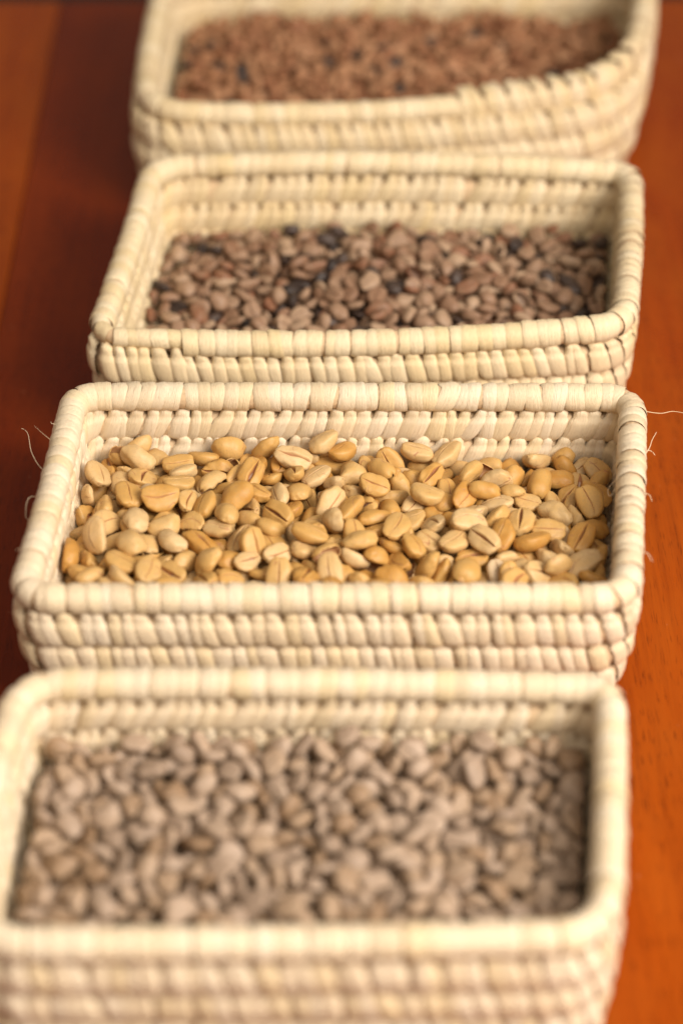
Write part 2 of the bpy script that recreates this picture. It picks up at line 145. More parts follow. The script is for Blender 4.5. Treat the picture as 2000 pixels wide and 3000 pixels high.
0,-128,-388,302,13,96,-20,113,110,101,0,-246,-63,284,97,-10,-19,95,99,95,0,-376,-357,308,-6,85,-18,102,103,97,0,-313,-389,330,74,-61,17,103,97,104,0,-538,-427,322,-84,-27,-30,111,116,121,
0,-722,-416,287,64,32,66,80,80,84,0,-256,-345,312,12,-92,35,90,95,102,0,-301,-281,294,57,65,37,115,106,98,0,-141,-328,285,-43,-37,-61,90,102,96,0,249,-357,287,-38,84,-34,107,97,113,
0,133,-65,295,-14,18,-48,113,112,111,0,86,112,294,-9,98,-6,100,89,90,0,111,-372,331,-35,-80,34,99,106,115,0,-131,-392,331,-4,-21,-95,88,94,93,0,290,386,290,-31,-31,64,103,99,98,0,298,61,287,-31,85,37,89,91,83,
0,-686,-379,308,38,85,-4,97,91,111,0,-638,110,283,92,-34,-16,98,97,103,0,-490,-372,309,-17,-31,-65,82,71,85,0,324,-358,310,41,82,35,106,101,98,0,166,97,293,-83,-15,3,92,88,110,0,282,-299,297,-20,91,-29,94,90,88,
0,-59,-378,313,58,75,27,108,112,103,0,222,-326,326,37,-87,-5,100,110,105,0,-684,289,284,72,50,-44,96,101,100,0,-573,-360,283,-35,-15,-18,116,114,113,0,420,-308,302,-86,-10,40,99,93,102,
0,194,63,288,84,14,-11,100,103,87,0,-685,-428,330,14,23,-95,104,98,105,0,656,-334,328,-50,77,-4,118,135,116,0,534,-327,331,-18,24,69,106,106,100,0,-220,-418,334,-15,-71,-65,108,110,101,
0,-381,-406,319,9,-57,42,99,97,100,0,-437,-431,328,-77,4,3,88,93,87,0,161,-381,338,48,44,-11,101,93,88,0,517,-355,310,98,-3,13,96,91,90,0,49,-372,322,74,56,-34,117,112,113,0,-433,-376,284,-8,39,-32,121,111,117,
0,-253,-401,296,-87,-8,4,99,96,91,0,-236,-281,301,-69,68,9,99,97,98,0,-337,-402,294,-2,-99,8,91,101,98,0,-609,-431,325,-74,2,-23,112,102,119,0,292,-374,340,-94,-12,-18,102,100,104,0,376,-357,324,40,35,81,105,102,102,

 ]),
 'B': dict(cen=[-0.00118, 0.00978], corners=[[-0.08936, 0.05632], [0.09084, 0.06503], [0.08466, -0.03652], [-0.09087, -0.04572]], dim=[5.25, 3.75, 3.2, 1.6], n=300, rows=[
0,-563,76,376,-94,-11,6,118,129,127,0,778,165,341,-56,-78,-23,118,117,116,0,-745,-113,363,-63,-60,-47,118,117,112,1,447,-67,362,-87,38,-8,118,110,127,0,-170,-259,350,-64,67,26,107,106,110,
1,751,-3,332,-51,83,9,118,112,123,2,623,287,316,-5,-18,62,118,126,118,1,-164,345,344,-96,8,15,118,116,116,1,-666,331,338,73,-3,-20,118,116,130,0,-329,116,353,18,11,-90,118,119,116,1,-258,-115,348,-77,42,45,118,122,124,
0,-16,-221,349,-74,58,15,112,112,112,0,-629,-144,365,-5,1,86,118,118,118,0,401,17,366,-97,-7,16,118,121,125,0,398,-182,330,-11,2,-79,118,121,109,1,672,142,307,-15,-26,89,118,106,127,
0,102,206,349,-94,15,11,101,103,111,0,177,-6,355,-80,-58,2,118,115,99,0,-562,-277,365,-74,-64,6,104,112,97,1,-196,52,339,-84,35,-15,118,120,123,0,-87,-71,370,97,-9,-14,118,110,110,1,-382,415,320,20,-70,67,109,117,121,
1,615,-182,326,-91,-12,33,107,119,108,0,266,172,350,-14,-97,10,108,120,117,1,541,-265,351,-75,-52,15,118,117,117,0,-33,120,332,-73,-50,-3,118,118,107,1,-291,243,348,-59,76,22,118,113,122,
0,-668,102,362,-55,-82,3,118,120,117,1,174,-208,304,15,17,-23,115,115,108,0,752,-133,331,94,23,22,118,123,112,1,595,-41,346,91,30,1,118,121,116,2,447,203,349,12,6,-3,102,99,96,2,-736,-293,349,26,12,31,98,91,95,
0,-781,220,346,-48,-82,18,108,117,112,0,-391,-187,334,-43,-7,84,118,131,120,1,67,-98,360,-19,-5,15,110,108,109,0,689,-212,315,-93,25,-20,118,103,126,0,355,-57,342,89,44,-4,104,110,111,
0,385,187,331,-76,-55,9,108,109,105,0,324,420,319,-44,86,-16,117,115,122,0,19,316,306,-2,3,69,118,116,125,1,-651,-228,357,95,-25,-9,117,115,109,1,-90,-254,347,71,65,-23,118,111,128,
0,-508,-109,347,-2,0,-40,108,97,105,0,502,-27,349,-79,-53,-27,118,107,112,1,231,428,323,-12,-98,5,109,98,113,0,-630,-14,349,-22,10,-66,118,116,113,0,-76,409,369,-28,92,-15,104,112,121,
0,-541,-27,336,41,2,23,107,108,106,1,563,55,341,73,66,6,118,118,118,0,-427,71,354,72,61,22,109,110,117,2,-421,223,328,-42,-19,42,118,119,115,0,-375,-30,344,22,96,2,99,94,98,0,647,25,333,3,96,24,103,103,110,
0,23,90,341,84,43,23,118,115,119,0,234,-84,341,84,-48,-17,95,96,111,2,119,316,334,-7,-6,-40,108,108,107,0,287,-148,313,-56,7,81,112,110,117,0,-13,409,332,88,44,-5,106,104,121,1,676,-158,345,67,32,13,102,99,93,
0,-821,-180,335,52,50,51,116,124,110,0,108,64,323,-30,-4,14,106,100,105,1,-503,-246,331,-91,32,-11,118,117,116,1,279,314,315,48,-84,-18,109,95,109,1,-270,-187,344,-93,-27,9,86,88,80,
1,-394,-283,337,81,-50,28,118,111,124,1,-637,-307,363,87,-16,-31,98,97,99,1,-424,-84,326,-32,-92,10,119,110,114,1,-13,21,351,40,-56,-22,111,113,122,0,-89,280,324,92,33,14,103,104,96,
0,-182,-135,331,-89,-26,15,93,97,96,0,-351,14,358,1,29,70,110,103,121,1,315,-163,299,84,17,47,102,98,93,0,-263,417,329,22,83,-33,109,106,108,0,-214,-14,338,-5,13,-14,92,84,89,0,53,-125,318,86,5,-22,101,107,98,
0,408,319,319,-61,-30,34,107,105,113,0,-489,-355,355,-92,9,13,103,104,104,0,118,-110,314,-34,-10,-74,118,113,114,0,586,198,307,-97,16,3,92,93,85,0,-140,191,314,-19,15,72,118,119,118,
0,488,269,330,-62,-18,-14,107,117,117,0,680,336,294,5,5,-99,113,104,91,1,780,-201,336,93,2,-18,91,85,93,0,142,-266,324,-4,4,-8,87,81,83,0,-536,317,323,9,-97,-18,102,103,108,1,-640,238,326,74,63,-20,106,126,101,
2,-35,-143,350,-74,-25,10,93,89,96,0,617,445,294,49,-78,31,121,116,120,0,-460,-2,338,-95,15,-14,86,88,82,0,143,415,288,-70,34,28,110,108,121,0,-728,-20,341,-85,-34,27,118,115,121,0,8,-337,364,-40,-90,4,118,110,133,
0,-519,184,351,96,20,-8,105,103,107,1,289,49,324,-86,40,-30,98,104,99,1,-480,83,361,63,-71,-24,86,79,83,2,-289,43,325,15,-22,-30,101,92,99,1,183,291,283,10,-65,56,102,94,106,1,279,-33,322,92,-36,-7,97,107,109,
1,490,165,325,97,-6,18,100,102,92,2,153,145,303,-1,15,75,106,106,97,0,-327,-163,322,3,14,50,95,94,94,1,482,80,337,74,45,21,113,117,107,1,-316,-252,325,-95,-19,20,86,87,81,1,-468,-158,308,52,46,20,105,102,112,
0,220,86,307,-96,-19,-15,104,107,96,0,-714,231,304,-8,-7,73,108,101,103,0,816,407,281,-91,26,23,101,108,93,0,-95,-105,328,90,32,-25,106,102,102,1,-402,300,312,-5,-85,-51,102,110,117,
0,690,-35,317,64,-61,-3,98,99,109,1,-514,266,338,91,28,5,99,94,101,1,261,-196,283,67,-49,22,96,104,104,0,-462,382,309,95,-11,0,103,101,102,3,492,-171,315,-53,-78,-11,89,92,100,0,186,-127,307,51,80,16,102,101,106,
1,-267,160,345,95,-26,-4,90,92,98,0,48,-33,333,-63,-74,5,127,102,114,1,659,-93,312,87,-34,-20,116,110,123,0,534,221,326,-24,-12,-26,89,90,88,0,-201,142,345,-71,56,-24,94,95,99,1,-160,269,341,78,-55,26,96,92,96,
0,-671,-359,350,83,-51,-15,111,93,121,1,170,-42,311,88,-39,-4,100,111,94,1,-794,73,280,-77,-46,34,103,119,103,1,535,331,300,2,45,-77,98,101,101,0,-803,154,308,-63,-34,68,97,101,85,1,820,332,288,36,-56,-67,112,113,105,
0,-581,-106,328,-19,1,-63,93,103,86,0,796,80,299,3,22,22,93,99,92,2,710,417,281,65,21,-40,93,94,85,0,804,234,320,81,-54,-15,116,117,108,0,-673,396,336,78,7,25,95,96,104,0,-614,377,300,-4,-20,-44,103,112,96,
1,415,-96,313,-98,-10,-3,106,105,87,1,-755,77,313,-59,67,-25,106,111,114,0,-50,406,279,98,-15,-3,108,118,125,2,-726,375,300,22,-93,9,96,115,111,0,-29,260,316,79,-36,19,87,83,89,0,704,467,278,27,51,-73,90,93,103,
0,518,-104,312,-61,-3,35,86,86,88,0,-230,280,312,70,62,-12,98,106,84,1,224,325,270,31,19,-47,92,98,100,0,333,258,290,-78,52,32,99,104,103,0,229,175,305,-82,-54,5,101,94,94,0,359,-171,285,-64,63,-38,106,117,102,
0,35,251,289,52,-78,21,103,102,115,0,-756,-172,311,63,-56,-17,95,93,116,0,464,440,261,14,-16,-11,92,90,88,1,78,-228,295,31,-62,55,95,99,85,1,739,146,294,70,-39,-31,88,86,94,0,-223,-218,321,95,2,-9,86,86,78,
1,388,-243,307,-23,84,-46,91,85,88,0,-342,259,326,-80,-49,11,86,89,94,1,717,265,280,-39,87,16,95,103,99,1,-295,-331,344,84,-44,19,118,120,114,2,-101,104,280,29,-5,-80,101,88,89,1,-210,364,306,71,-68,-6,102,97,92,
0,-158,115,315,-70,65,-26,101,104,103,1,286,124,294,12,12,-48,79,82,85,0,-209,-67,315,-43,-89,-4,102,115,95,0,527,-201,333,-50,-76,-17,86,92,87,0,-360,-47,273,-33,-15,-92,97,101,95,
1,75,131,315,-85,-7,-42,86,86,91,1,-384,192,306,-25,48,82,102,107,93,2,-220,-301,295,46,15,-43,99,103,115,0,-791,-361,317,-26,-1,45,111,118,118,2,376,425,257,-1,6,96,104,103,111,0,424,131,318,65,67,-21,91,98,111,
2,-571,-121,300,46,-85,8,87,86,88,1,312,198,295,-9,-2,99,89,98,94,0,473,-240,310,27,93,-18,86,87,86,1,751,347,271,63,-76,-12,99,107,102,0,-113,220,270,-77,56,-7,98,96,87,2,103,-187,278,37,-3,-23,101,99,100,
1,-691,-85,326,83,47,6,102,110,104,1,-292,104,308,21,86,21,106,102,97,0,-795,-9,302,-36,87,-29,104,101,95,0,6,-180,295,21,3,-21,110,108,114,1,815,-42,293,35,-56,-46,91,95,93,0,153,231,278,80,3,9,106,110,102,
0,734,207,286,-69,-59,-17,98,96,95,1,89,-294,325,-55,-76,23,86,91,87,1,-304,-53,319,80,54,19,114,103,105,1,428,-179,276,-55,81,-12,102,111,115,0,-83,-179,305,-71,36,-29,86,86,88,0,-756,-247,324,94,-6,-10,113,111,115,
0,249,424,255,-6,1,18,97,103,100,1,541,431,254,5,-2,-47,100,99,97,1,115,23,316,43,-84,29,97,112,88,1,564,-136,297,10,7,49,101,100,116,2,-791,225,267,26,3,-84,94,95,106,1,773,450,265,-91,-37,2,89,91,83,
0,-126,-84,284,68,-43,-50,117,107,101,0,-610,360,271,86,48,2,104,106,104,0,-776,-92,312,-94,-27,-11,92,101,92,2,70,362,285,-35,55,-28,110,102,93,2,-294,-203,279,17,51,-73,96,96,101,
1,-79,-23,315,-40,57,58,109,96,104,0,-797,-204,258,-7,-13,79,99,100,104,1,-541,-169,304,88,31,25,94,99,98,0,580,-74,284,-43,-85,-21,102,104,106,2,-595,-274,312,2,9,68,89,83,95,0,-361,-166,284,46,80,0,98,94,103,
0,327,-113,277,-67,-59,-25,88,100,83,1,-499,-93,299,6,7,93,90,92,103,2,221,-132,268,-62,76,-7,89,87,95,1,448,204,288,61,-47,-62,118,100,108,0,-19,-11,277,43,-29,6,96,93,95,0,304,371,268,-24,96,-5,99,87,92,
0,358,107,288,-6,21,-22,91,95,98,0,237,-286,310,28,95,-6,104,99,112,1,790,-129,277,-60,53,-45,104,105,108,1,-135,415,309,92,2,-14,98,108,95,1,671,210,283,-57,-71,16,103,102,100,0,-71,40,310,-94,29,9,81,92,99,
2,-366,333,280,-72,-55,-34,100,107,95,1,-766,367,265,58,80,6,92,79,81,1,-130,-246,279,-45,-63,61,94,97,96,1,687,33,286,-56,73,-11,100,108,108,0,792,-225,286,44,-80,-9,105,101,97,0,-250,203,280,-23,-29,-19,116,116,126,
0,-640,-16,318,-29,-92,16,98,99,91,0,-445,-261,273,40,10,-61,92,88,100,1,375,18,310,70,-62,-32,102,112,112,2,445,377,278,-91,13,24,94,100,94,1,-743,148,257,5,-3,-12,109,110,115,0,-679,52,290,48,59,-42,100,89,99,
1,-564,246,273,0,35,-34,97,113,117,1,-133,22,271,2,31,-44,105,102,97,1,-315,394,269,49,-80,-30,93,94,90,0,337,60,256,6,-1,-48,104,93,105,0,-727,-112,275,-11,98,6,97,95,114,0,-127,-179,287,37,-33,-38,104,110,96,
0,-380,30,296,11,-6,1,100,106,107,2,-688,84,282,-32,51,77,103,95,97,1,575,-211,284,66,-69,13,111,106,104,1,804,165,256,-6,3,-73,96,99,105,0,-782,301,277,-95,7,-24,100,102,100,3,-600,140,331,8,-6,-40,99,92,99,
0,-291,337,314,-74,62,-23,116,117,114,1,-546,-354,309,20,-13,83,92,99,96,1,-685,-163,315,82,27,28,110,97,99,0,-459,69,296,-14,-87,-2,108,100,106,0,-56,-271,303,-95,23,-14,90,88,91,1,-542,87,292,-39,23,-28,103,111,97,
1,-146,298,277,-91,14,-1,112,109,118,0,-417,-198,271,82,-54,-3,95,102,104,0,-353,-250,280,-45,-74,-44,96,92,102,0,-629,-62,285,7,88,-42,106,107,104,1,-611,-195,321,11,98,6,95,92,94,
1,-12,-89,313,74,-56,-32,95,103,100,0,-164,54,268,46,-81,-25,83,95,86,0,564,124,308,98,-8,-10,97,90,90,1,-579,61,282,-24,33,-6,80,94,89,2,124,-142,270,-90,39,0,91,99,100,1,-230,-237,281,86,-11,0,100,100,113,
0,-721,241,270,73,66,4,110,111,98,1,136,352,280,-78,15,-30,101,109,110,1,-531,-59,274,26,-88,-37,90,105,100,1,206,0,286,-58,65,19,106,97,104,1,542,-4,284,-62,72,11,100,90,108,0,94,-25,279,75,-42,49,92,98,95,
2,-452,341,254,-6,0,-39,108,105,98,1,-701,325,279,55,-72,29,98,96,91,1,378,327,255,3,5,64,107,110,101,0,-557,3,320,-85,-45,-8,102,102,104,2,-305,72,270,78,-13,-23,100,83,85,1,794,20,271,-34,-90,-13,91,83,82,
0,477,-72,273,-31,86,-34,101,95,113,1,-69,324,271,24,-31,-38,100,101,88,1,719,-166,255,-2,1,98,113,99,102,0,-233,27,293,50,-73,28,106,110,97,0,-243,380,271,72,-68,-5,107,97,101,0,-488,276,269,-25,1,91,110,103,105,
0,690,120,268,54,74,31,94,85,91,1,610,149,269,-12,-98,-6,97,95,93,0,-150,378,274,99,5,-2,104,110,109,1,-447,-4,279,14,-94,-7,103,103,104,1,59,31,272,-24,37,-79,110,113,93,1,624,-138,272,46,-87,-4,93,95,103,
1,436,-16,278,4,-44,51,99,102,112,1,102,177,286,-30,-89,8,101,96,115,0,204,365,266,-90,16,-2,86,77,86,0,-245,112,277,-79,59,-2,112,116,118,0,-377,119,313,-78,60,12,99,113,103,2,0,35,266,24,-22,80,80,101,99,
0,-197,-187,266,20,16,-49,103,86,92,0,-790,-281,279,17,86,-42,99,101,88,0,-197,-133,265,-2,-99,-5,102,99,82,0,-664,-273,317,66,-74,-1,110,104,97,0,270,-57,274,67,-71,1,106,105,105,2,29,-302,300,17,0,-56,97,94,113,
0,-494,196,284,-67,54,16,90,101,98,2,-483,147,313,70,48,-18,96,107,108,1,249,79,269,-35,92,-3,100,100,93,1,-599,115,275,-80,-28,21,109,97,107,0,368,176,272,43,89,12,107,103,107,1,752,-32,255,-4,2,-40,95,104,100,
2,-462,-314,300,-12,69,-70,102,95,92,1,-433,241,273,-59,79,-4,105,95,107,1,-166,-203,324,-84,24,-22,86,81,85,1,-190,-44,271,76,62,10,106,105,104,1,656,377,271,-90,42,1,94,112,102,0,-359,-102,283,37,78,-40,87,101,92,
1,631,-13,257,-1,3,-54,105,107,113,2,-27,180,300,41,88,20,107,114,113,1,-282,-160,273,-89,25,-5,99,101,103,0,589,230,271,-98,2,4,108,121,101,0,96,262,303,0,8,16,95,104,97,1,-268,-69,258,6,3,68,112,107,122,
1,470,324,286,-63,-20,25,93,106,107,0,-42,238,266,-98,16,4,89,89,84,1,-18,311,269,-77,62,-5,97,108,94,2,-185,189,263,-7,-17,-82,108,101,100,0,-498,122,266,32,94,6,95,84,85,2,-306,9,272,13,-92,34,95,98,94,
2,630,80,274,-35,13,-91,100,110,105,1,506,199,276,-73,-41,-31,79,98,102,2,-158,135,262,91,38,1,96,88,74,2,584,372,268,68,48,27,88,81,74,1,76,423,266,-46,-86,-16,73,79,85,1,37,-71,257,-1,7,96,104,99,114,
0,-671,154,315,-91,-36,-1,101,91,98,1,-202,260,278,35,79,-43,91,87,90,0,-708,-299,257,4,-4,-90,106,121,115,0,391,-83,270,-89,41,-1,98,103,99,1,-76,-211,266,95,24,6,88,90,86,2,490,269,269,6,98,-11,110,96,97,
2,-383,60,255,0,-6,95,104,102,99,2,590,311,268,91,22,4,105,92,85,2,22,91,274,-95,15,0,97,96,111,0,158,-51,254,-1,3,94,94,102,93,1,-555,171,286,-27,-63,-67,105,92,98,0,106,114,272,77,16,18,82,94,104,
2,-329,171,285,-47,-25,-50,103,99,104,1,182,175,267,97,13,-2,90,86,90,0,-628,264,272,-93,-31,7,116,99,107,0,36,-149,255,-3,6,-98,94,93,100,1,-611,17,257,2,5,77,114,120,112,1,-282,289,255,-5,-1,64,96,96,104,
0,-518,19,255,5,4,31,105,101,102,2,476,2,283,-9,86,29,104,108,93,2,-719,-381,294,-27,42,-44,107,104,105,0,-685,-36,273,-83,-36,12,95,99,100,0,-637,176,271,-93,-33,0,107,105,103,0,283,151,273,6,99,7,106,91,106,
0,510,144,271,95,-7,-10,112,93,92,2,-619,-287,275,76,62,11,106,103,118,1,142,-267,273,-34,1,-79,111,94,98,0,-616,-341,314,-4,-99,4,79,75,80,0,-59,-145,273,8,92,35,103,100,105,1,161,58,270,69,-70,-11,98,99,101,
1,33,382,270,80,-46,-28,92,91,85,2,-502,-120,255,-6,2,2,99,90,100,0,724,-98,272,18,90,34,97,94,103,1,-577,-213,268,-18,-91,31,89,89,85,0,-662,-214,273,27,-87,-35,100,94,111,1,111,283,271,99,-4,-2,94,98,102,
1,240,-398,289,-84,33,-11,125,126,125,0,135,-358,295,-23,-2,74,90,92,93,1,71,-376,313,-76,56,5,95,98,84,0,405,250,289,93,0,-35,100,95,115,0,495,-300,304,98,-8,-7,82,91,95,0,431,-360,310,-85,-50,11,104,93,101,
0,-214,-427,313,38,-86,-22,95,90,88,0,-332,-384,317,76,-61,-2,113,110,106,1,-799,-447,358,-29,94,6,98,103,93,1,763,-371,292,-16,-4,-94,96,99,88,1,557,-369,288,30,45,65,92,85,91,0,-441,-460,295,-61,-34,-37,117,106,104,
1,-624,-450,314,-72,31,-12,104,98,94,0,708,-304,294,79,-54,-21,102,101,98,1,779,-310,291,-41,-56,-42,102,98,114,1,-527,-439,290,-42,-88,-14,94,101,96,0,-550,-315,293,-88,-43,-11,94,94,86,
1,489,-366,308,-19,23,-93,93,101,106,0,124,-431,324,-57,-47,-44,105,97,101,0,-518,-438,319,2,-12,90,102,93,81,1,-792,-431,297,15,-9,-95,102,105,102,2,-254,-392,318,36,-46,-80,97,105,96,
1,-430,-392,309,-49,2,79,110,97,109,0,186,-332,324,57,-72,-8,102,95,91,0,15,-411,306,-86,40,30,101,91,106,0,-69,-335,326,95,-18,3,119,121,117,0,-704,-440,354,15,92,29,118,113,116,1,604,-313,305,1,17,5,118,116,112,

 ]),
 'C': dict(cen=[0.00451, 0.1519], corners=[[-0.08068, 0.2037], [0.09616, 0.21039], [0.08926, 0.10373], [-0.08671, 0.08979]], dim=[3.9, 2.95, 2.3, 1.15], n=300, rows=[
0,-27,33,314,-88,-40,-8,128,121,119,0,-561,-57,271,27,-25,84,110,114,115,0,323,43,297,-17,96,13,121,115,110,0,-130,-101,270,-4,11,-47,125,120,126,0,672,21,279,0,9,-81,125,116,119,0,240,-142,272,-11,17,-54,127,119,138,
0,-688,47,249,-16,-6,93,123,133,134,0,-630,-130,256,-8,32,-50,118,123,138,0,174,-36,289,2,1,68,119,119,130,0,700,292,260,-2,-91,38,132,130,132,0,261,-37,266,37,-30,-24,123,123,134,0,175,-167,274,-7,3,91,123,119,142,
0,176,267,288,-73,-27,28,115,121,118,0,-253,313,261,41,-16,-9,118,109,117,0,614,-64,292,97,11,-15,130,116,112,0,-233,158,297,-11,93,-31,129,131,129,0,-153,-20,289,-89,29,-19,115,117,121,
0,14,-102,278,58,5,-1,142,121,126,4,-203,394,261,43,13,3,111,102,107,0,-316,-189,264,-84,-8,42,124,129,124,0,372,96,302,30,93,13,118,118,121,0,-463,62,277,-8,94,-29,115,113,134,0,522,-156,283,-40,-48,-74,126,126,126,
0,-437,-99,262,-81,48,15,98,113,119,0,-348,-13,272,26,28,-31,95,99,89,0,4,-44,302,61,-77,-15,122,117,119,0,289,249,274,15,-6,97,117,123,124,0,581,466,262,-71,65,-5,123,111,122,0,-748,304,241,12,12,-72,109,104,105,
0,-402,148,268,4,74,58,111,111,120,0,-268,-110,259,-23,87,39,100,101,101,0,545,121,286,63,-64,30,122,125,128,0,565,234,263,29,-2,-91,119,117,124,0,-71,340,270,72,11,2,121,122,129,2,515,-20,285,-90,17,34,111,115,114,
0,794,279,237,-72,30,16,135,122,125,0,-545,304,266,77,-54,-28,121,120,110,0,-556,89,254,-24,88,-39,128,130,110,2,132,134,284,-84,17,39,114,113,115,0,398,-8,284,16,-2,91,99,104,112,0,-727,-141,253,-94,31,-4,115,94,129,
0,477,463,283,-78,-60,3,111,112,99,0,-639,-206,253,2,36,-43,94,109,108,0,123,-144,286,16,-51,-52,124,128,133,0,620,400,256,-23,-17,37,122,121,116,0,716,30,246,-5,29,-80,112,104,93,0,84,175,297,80,-33,-39,120,119,132,
0,14,-158,300,-10,93,-24,110,118,116,0,538,295,287,55,-82,4,108,118,122,0,17,290,284,45,82,-32,136,118,131,0,379,239,272,-85,-35,-3,126,131,130,0,-99,-8,282,3,95,20,103,112,103,0,675,-109,271,-5,10,60,116,115,109,
0,748,132,253,-70,59,37,113,124,108,0,754,316,266,3,-52,-84,113,117,110,4,284,134,268,43,-15,66,105,94,101,4,59,48,276,2,-4,95,98,98,106,0,-567,151,240,7,10,93,119,114,121,0,445,98,290,-62,77,4,102,101,88,
0,-471,-4,262,90,-20,-17,127,114,113,0,64,367,282,-17,87,45,104,101,122,4,704,96,266,17,-21,84,104,117,97,0,-288,416,261,-23,-9,61,127,129,106,0,-747,422,222,22,-25,-25,119,119,111,
0,-390,228,264,50,35,72,125,132,124,0,-70,208,282,43,81,16,120,115,126,0,248,180,286,26,11,79,107,99,109,0,678,479,244,-16,-10,97,108,98,118,4,-336,467,254,53,5,2,94,90,99,0,-515,258,265,-41,81,-40,112,112,114,
0,-484,412,259,-64,70,-9,102,112,109,0,601,76,285,19,88,35,86,97,95,4,506,381,275,-86,-36,21,100,95,99,0,-375,-40,251,-82,-35,37,98,100,108,0,-36,458,280,33,87,28,100,92,105,0,108,-25,269,-3,70,-69,108,101,105,
4,615,156,278,15,21,-39,93,99,85,0,217,24,275,51,8,-83,109,119,114,0,255,460,248,-86,-48,-4,114,118,124,0,-474,345,253,-96,9,-19,93,99,100,0,-292,197,271,77,-10,38,122,130,122,0,783,-43,275,58,80,4,96,95,94,
4,819,450,250,60,72,8,107,117,126,0,-640,141,257,85,47,-14,111,107,118,0,807,124,229,24,-50,-60,126,120,127,0,-601,413,255,94,28,-2,109,106,101,0,-743,0,243,-17,-1,3,98,102,98,0,-498,-170,261,7,96,-1,98,87,97,
0,-340,286,269,-6,24,76,118,112,118,0,52,-155,273,92,10,36,99,114,114,0,-86,65,287,80,-56,-13,115,116,111,0,-784,239,225,-60,67,-34,107,115,108,0,-800,-81,220,-56,-71,28,109,92,104,
4,-781,71,249,87,-36,-8,116,105,109,2,453,-169,285,-84,-35,12,104,108,106,0,-713,130,237,-13,4,26,104,104,115,4,-293,-36,271,43,-51,-49,113,103,111,0,601,-130,289,86,-45,-11,97,106,105,
4,735,479,230,77,-57,19,123,120,118,0,-177,-172,265,18,-51,25,101,104,102,0,37,127,289,83,52,-1,102,100,108,4,-158,441,266,78,29,-13,104,102,102,0,347,-28,263,44,5,65,101,109,118,0,387,352,275,1,71,-30,98,107,106,
0,453,233,266,-85,-7,-35,114,110,114,4,-712,-33,220,-94,23,-5,105,107,101,4,-302,42,258,-3,23,34,125,108,118,0,-261,6,272,-63,63,-41,110,115,109,0,13,212,262,-80,4,17,136,113,118,0,466,-16,254,34,-12,21,91,108,107,
0,-142,129,268,-3,-9,98,98,103,91,0,82,295,282,5,9,54,97,94,94,0,392,-68,276,-24,-1,-7,92,91,97,0,-413,346,258,34,90,16,96,102,96,0,428,193,281,91,-15,-33,111,105,123,0,295,312,275,9,6,-1,105,96,91,
0,-74,-60,276,8,96,-18,93,106,96,0,-628,36,228,18,81,54,104,115,107,0,-687,-204,256,-11,96,22,79,78,81,0,-176,461,273,-8,-53,-80,104,109,103,0,-699,431,233,-84,37,-37,109,109,114,2,597,31,256,-15,34,17,111,119,114,
0,-141,70,271,-95,19,17,107,103,93,0,475,170,281,-57,69,-24,98,94,102,0,-747,-205,233,-7,4,74,102,114,95,0,48,464,271,-23,53,65,118,102,115,0,-353,381,245,-8,-3,-73,114,111,113,0,-560,206,247,-34,-13,-70,108,111,114,
4,-177,220,253,-5,-44,35,100,112,108,0,-407,-215,281,14,19,-40,83,80,88,0,-290,134,264,-8,36,86,92,97,100,0,-619,198,254,-37,87,18,87,87,91,0,183,468,246,-15,-4,-16,102,107,107,0,169,197,284,67,71,-14,107,105,105,
4,799,210,224,-52,79,-23,133,124,111,0,475,95,250,-2,-32,52,96,105,107,0,-762,-39,216,-7,-31,51,92,95,83,0,807,496,225,-6,86,48,102,107,109,0,-492,208,252,94,-17,-4,104,104,98,0,-400,467,227,36,-61,62,90,97,90,
2,342,-117,277,17,88,-42,102,92,100,0,-454,256,241,-51,-32,71,101,108,115,0,-805,31,219,39,36,62,91,91,99,4,-611,314,258,-21,-90,36,90,88,97,0,131,70,278,-18,-88,-31,94,99,83,4,-141,275,251,38,1,-91,93,99,100,
0,-268,-200,268,-26,95,0,83,85,100,0,-205,24,255,-34,-54,64,97,102,101,0,-677,190,243,22,5,70,92,91,80,0,679,441,208,-2,-5,99,111,113,112,4,-665,362,216,26,1,-67,100,102,114,4,-573,-101,230,-3,-9,-90,89,93,84,
0,-623,-77,255,4,85,50,94,114,101,0,-498,174,235,35,-82,25,105,104,113,0,-536,457,229,84,0,-5,115,109,108,0,62,-63,279,9,13,91,88,87,87,0,-128,-199,253,-34,-21,85,123,113,116,0,-411,107,264,39,89,-17,103,105,104,
0,-201,-251,273,-32,9,-93,119,125,132,2,445,302,283,64,68,22,95,92,97,0,118,469,263,-18,-89,34,90,104,93,2,-800,-174,207,6,2,56,108,99,106,0,-240,-23,250,43,86,-3,97,108,104,0,-525,-30,251,-95,25,-8,104,107,102,
0,635,491,275,43,87,8,80,84,93,0,-99,-157,233,-36,11,92,131,127,126,0,-111,287,251,11,89,14,103,100,103,0,356,-216,290,-52,-11,78,127,124,131,4,731,-88,275,7,10,-79,73,71,74,0,98,213,275,-85,19,-20,115,132,126,
0,-517,-96,243,-88,41,-17,99,88,105,0,-55,297,260,51,-24,74,87,88,74,4,784,-98,233,32,44,-33,108,99,95,4,-275,112,244,-5,-95,26,118,121,126,0,242,196,259,-92,-4,22,122,113,119,0,506,-86,277,71,-17,-55,110,119,129,
0,642,92,249,21,23,-45,120,121,120,0,-351,113,240,-13,-4,-51,97,103,103,0,246,338,277,-20,-95,-3,87,88,91,0,124,30,288,-1,-91,38,91,100,85,4,-207,131,253,68,-5,48,92,100,93,0,434,350,264,-84,-35,-36,88,101,95,
0,-409,69,242,98,13,-3,85,91,88,0,757,243,255,-16,2,55,83,92,85,0,-668,5,220,-28,-15,-30,111,101,111,0,323,-80,262,-60,-14,-45,90,104,93,0,-338,210,234,21,-21,34,72,81,77,0,297,405,238,-28,65,56,119,124,121,
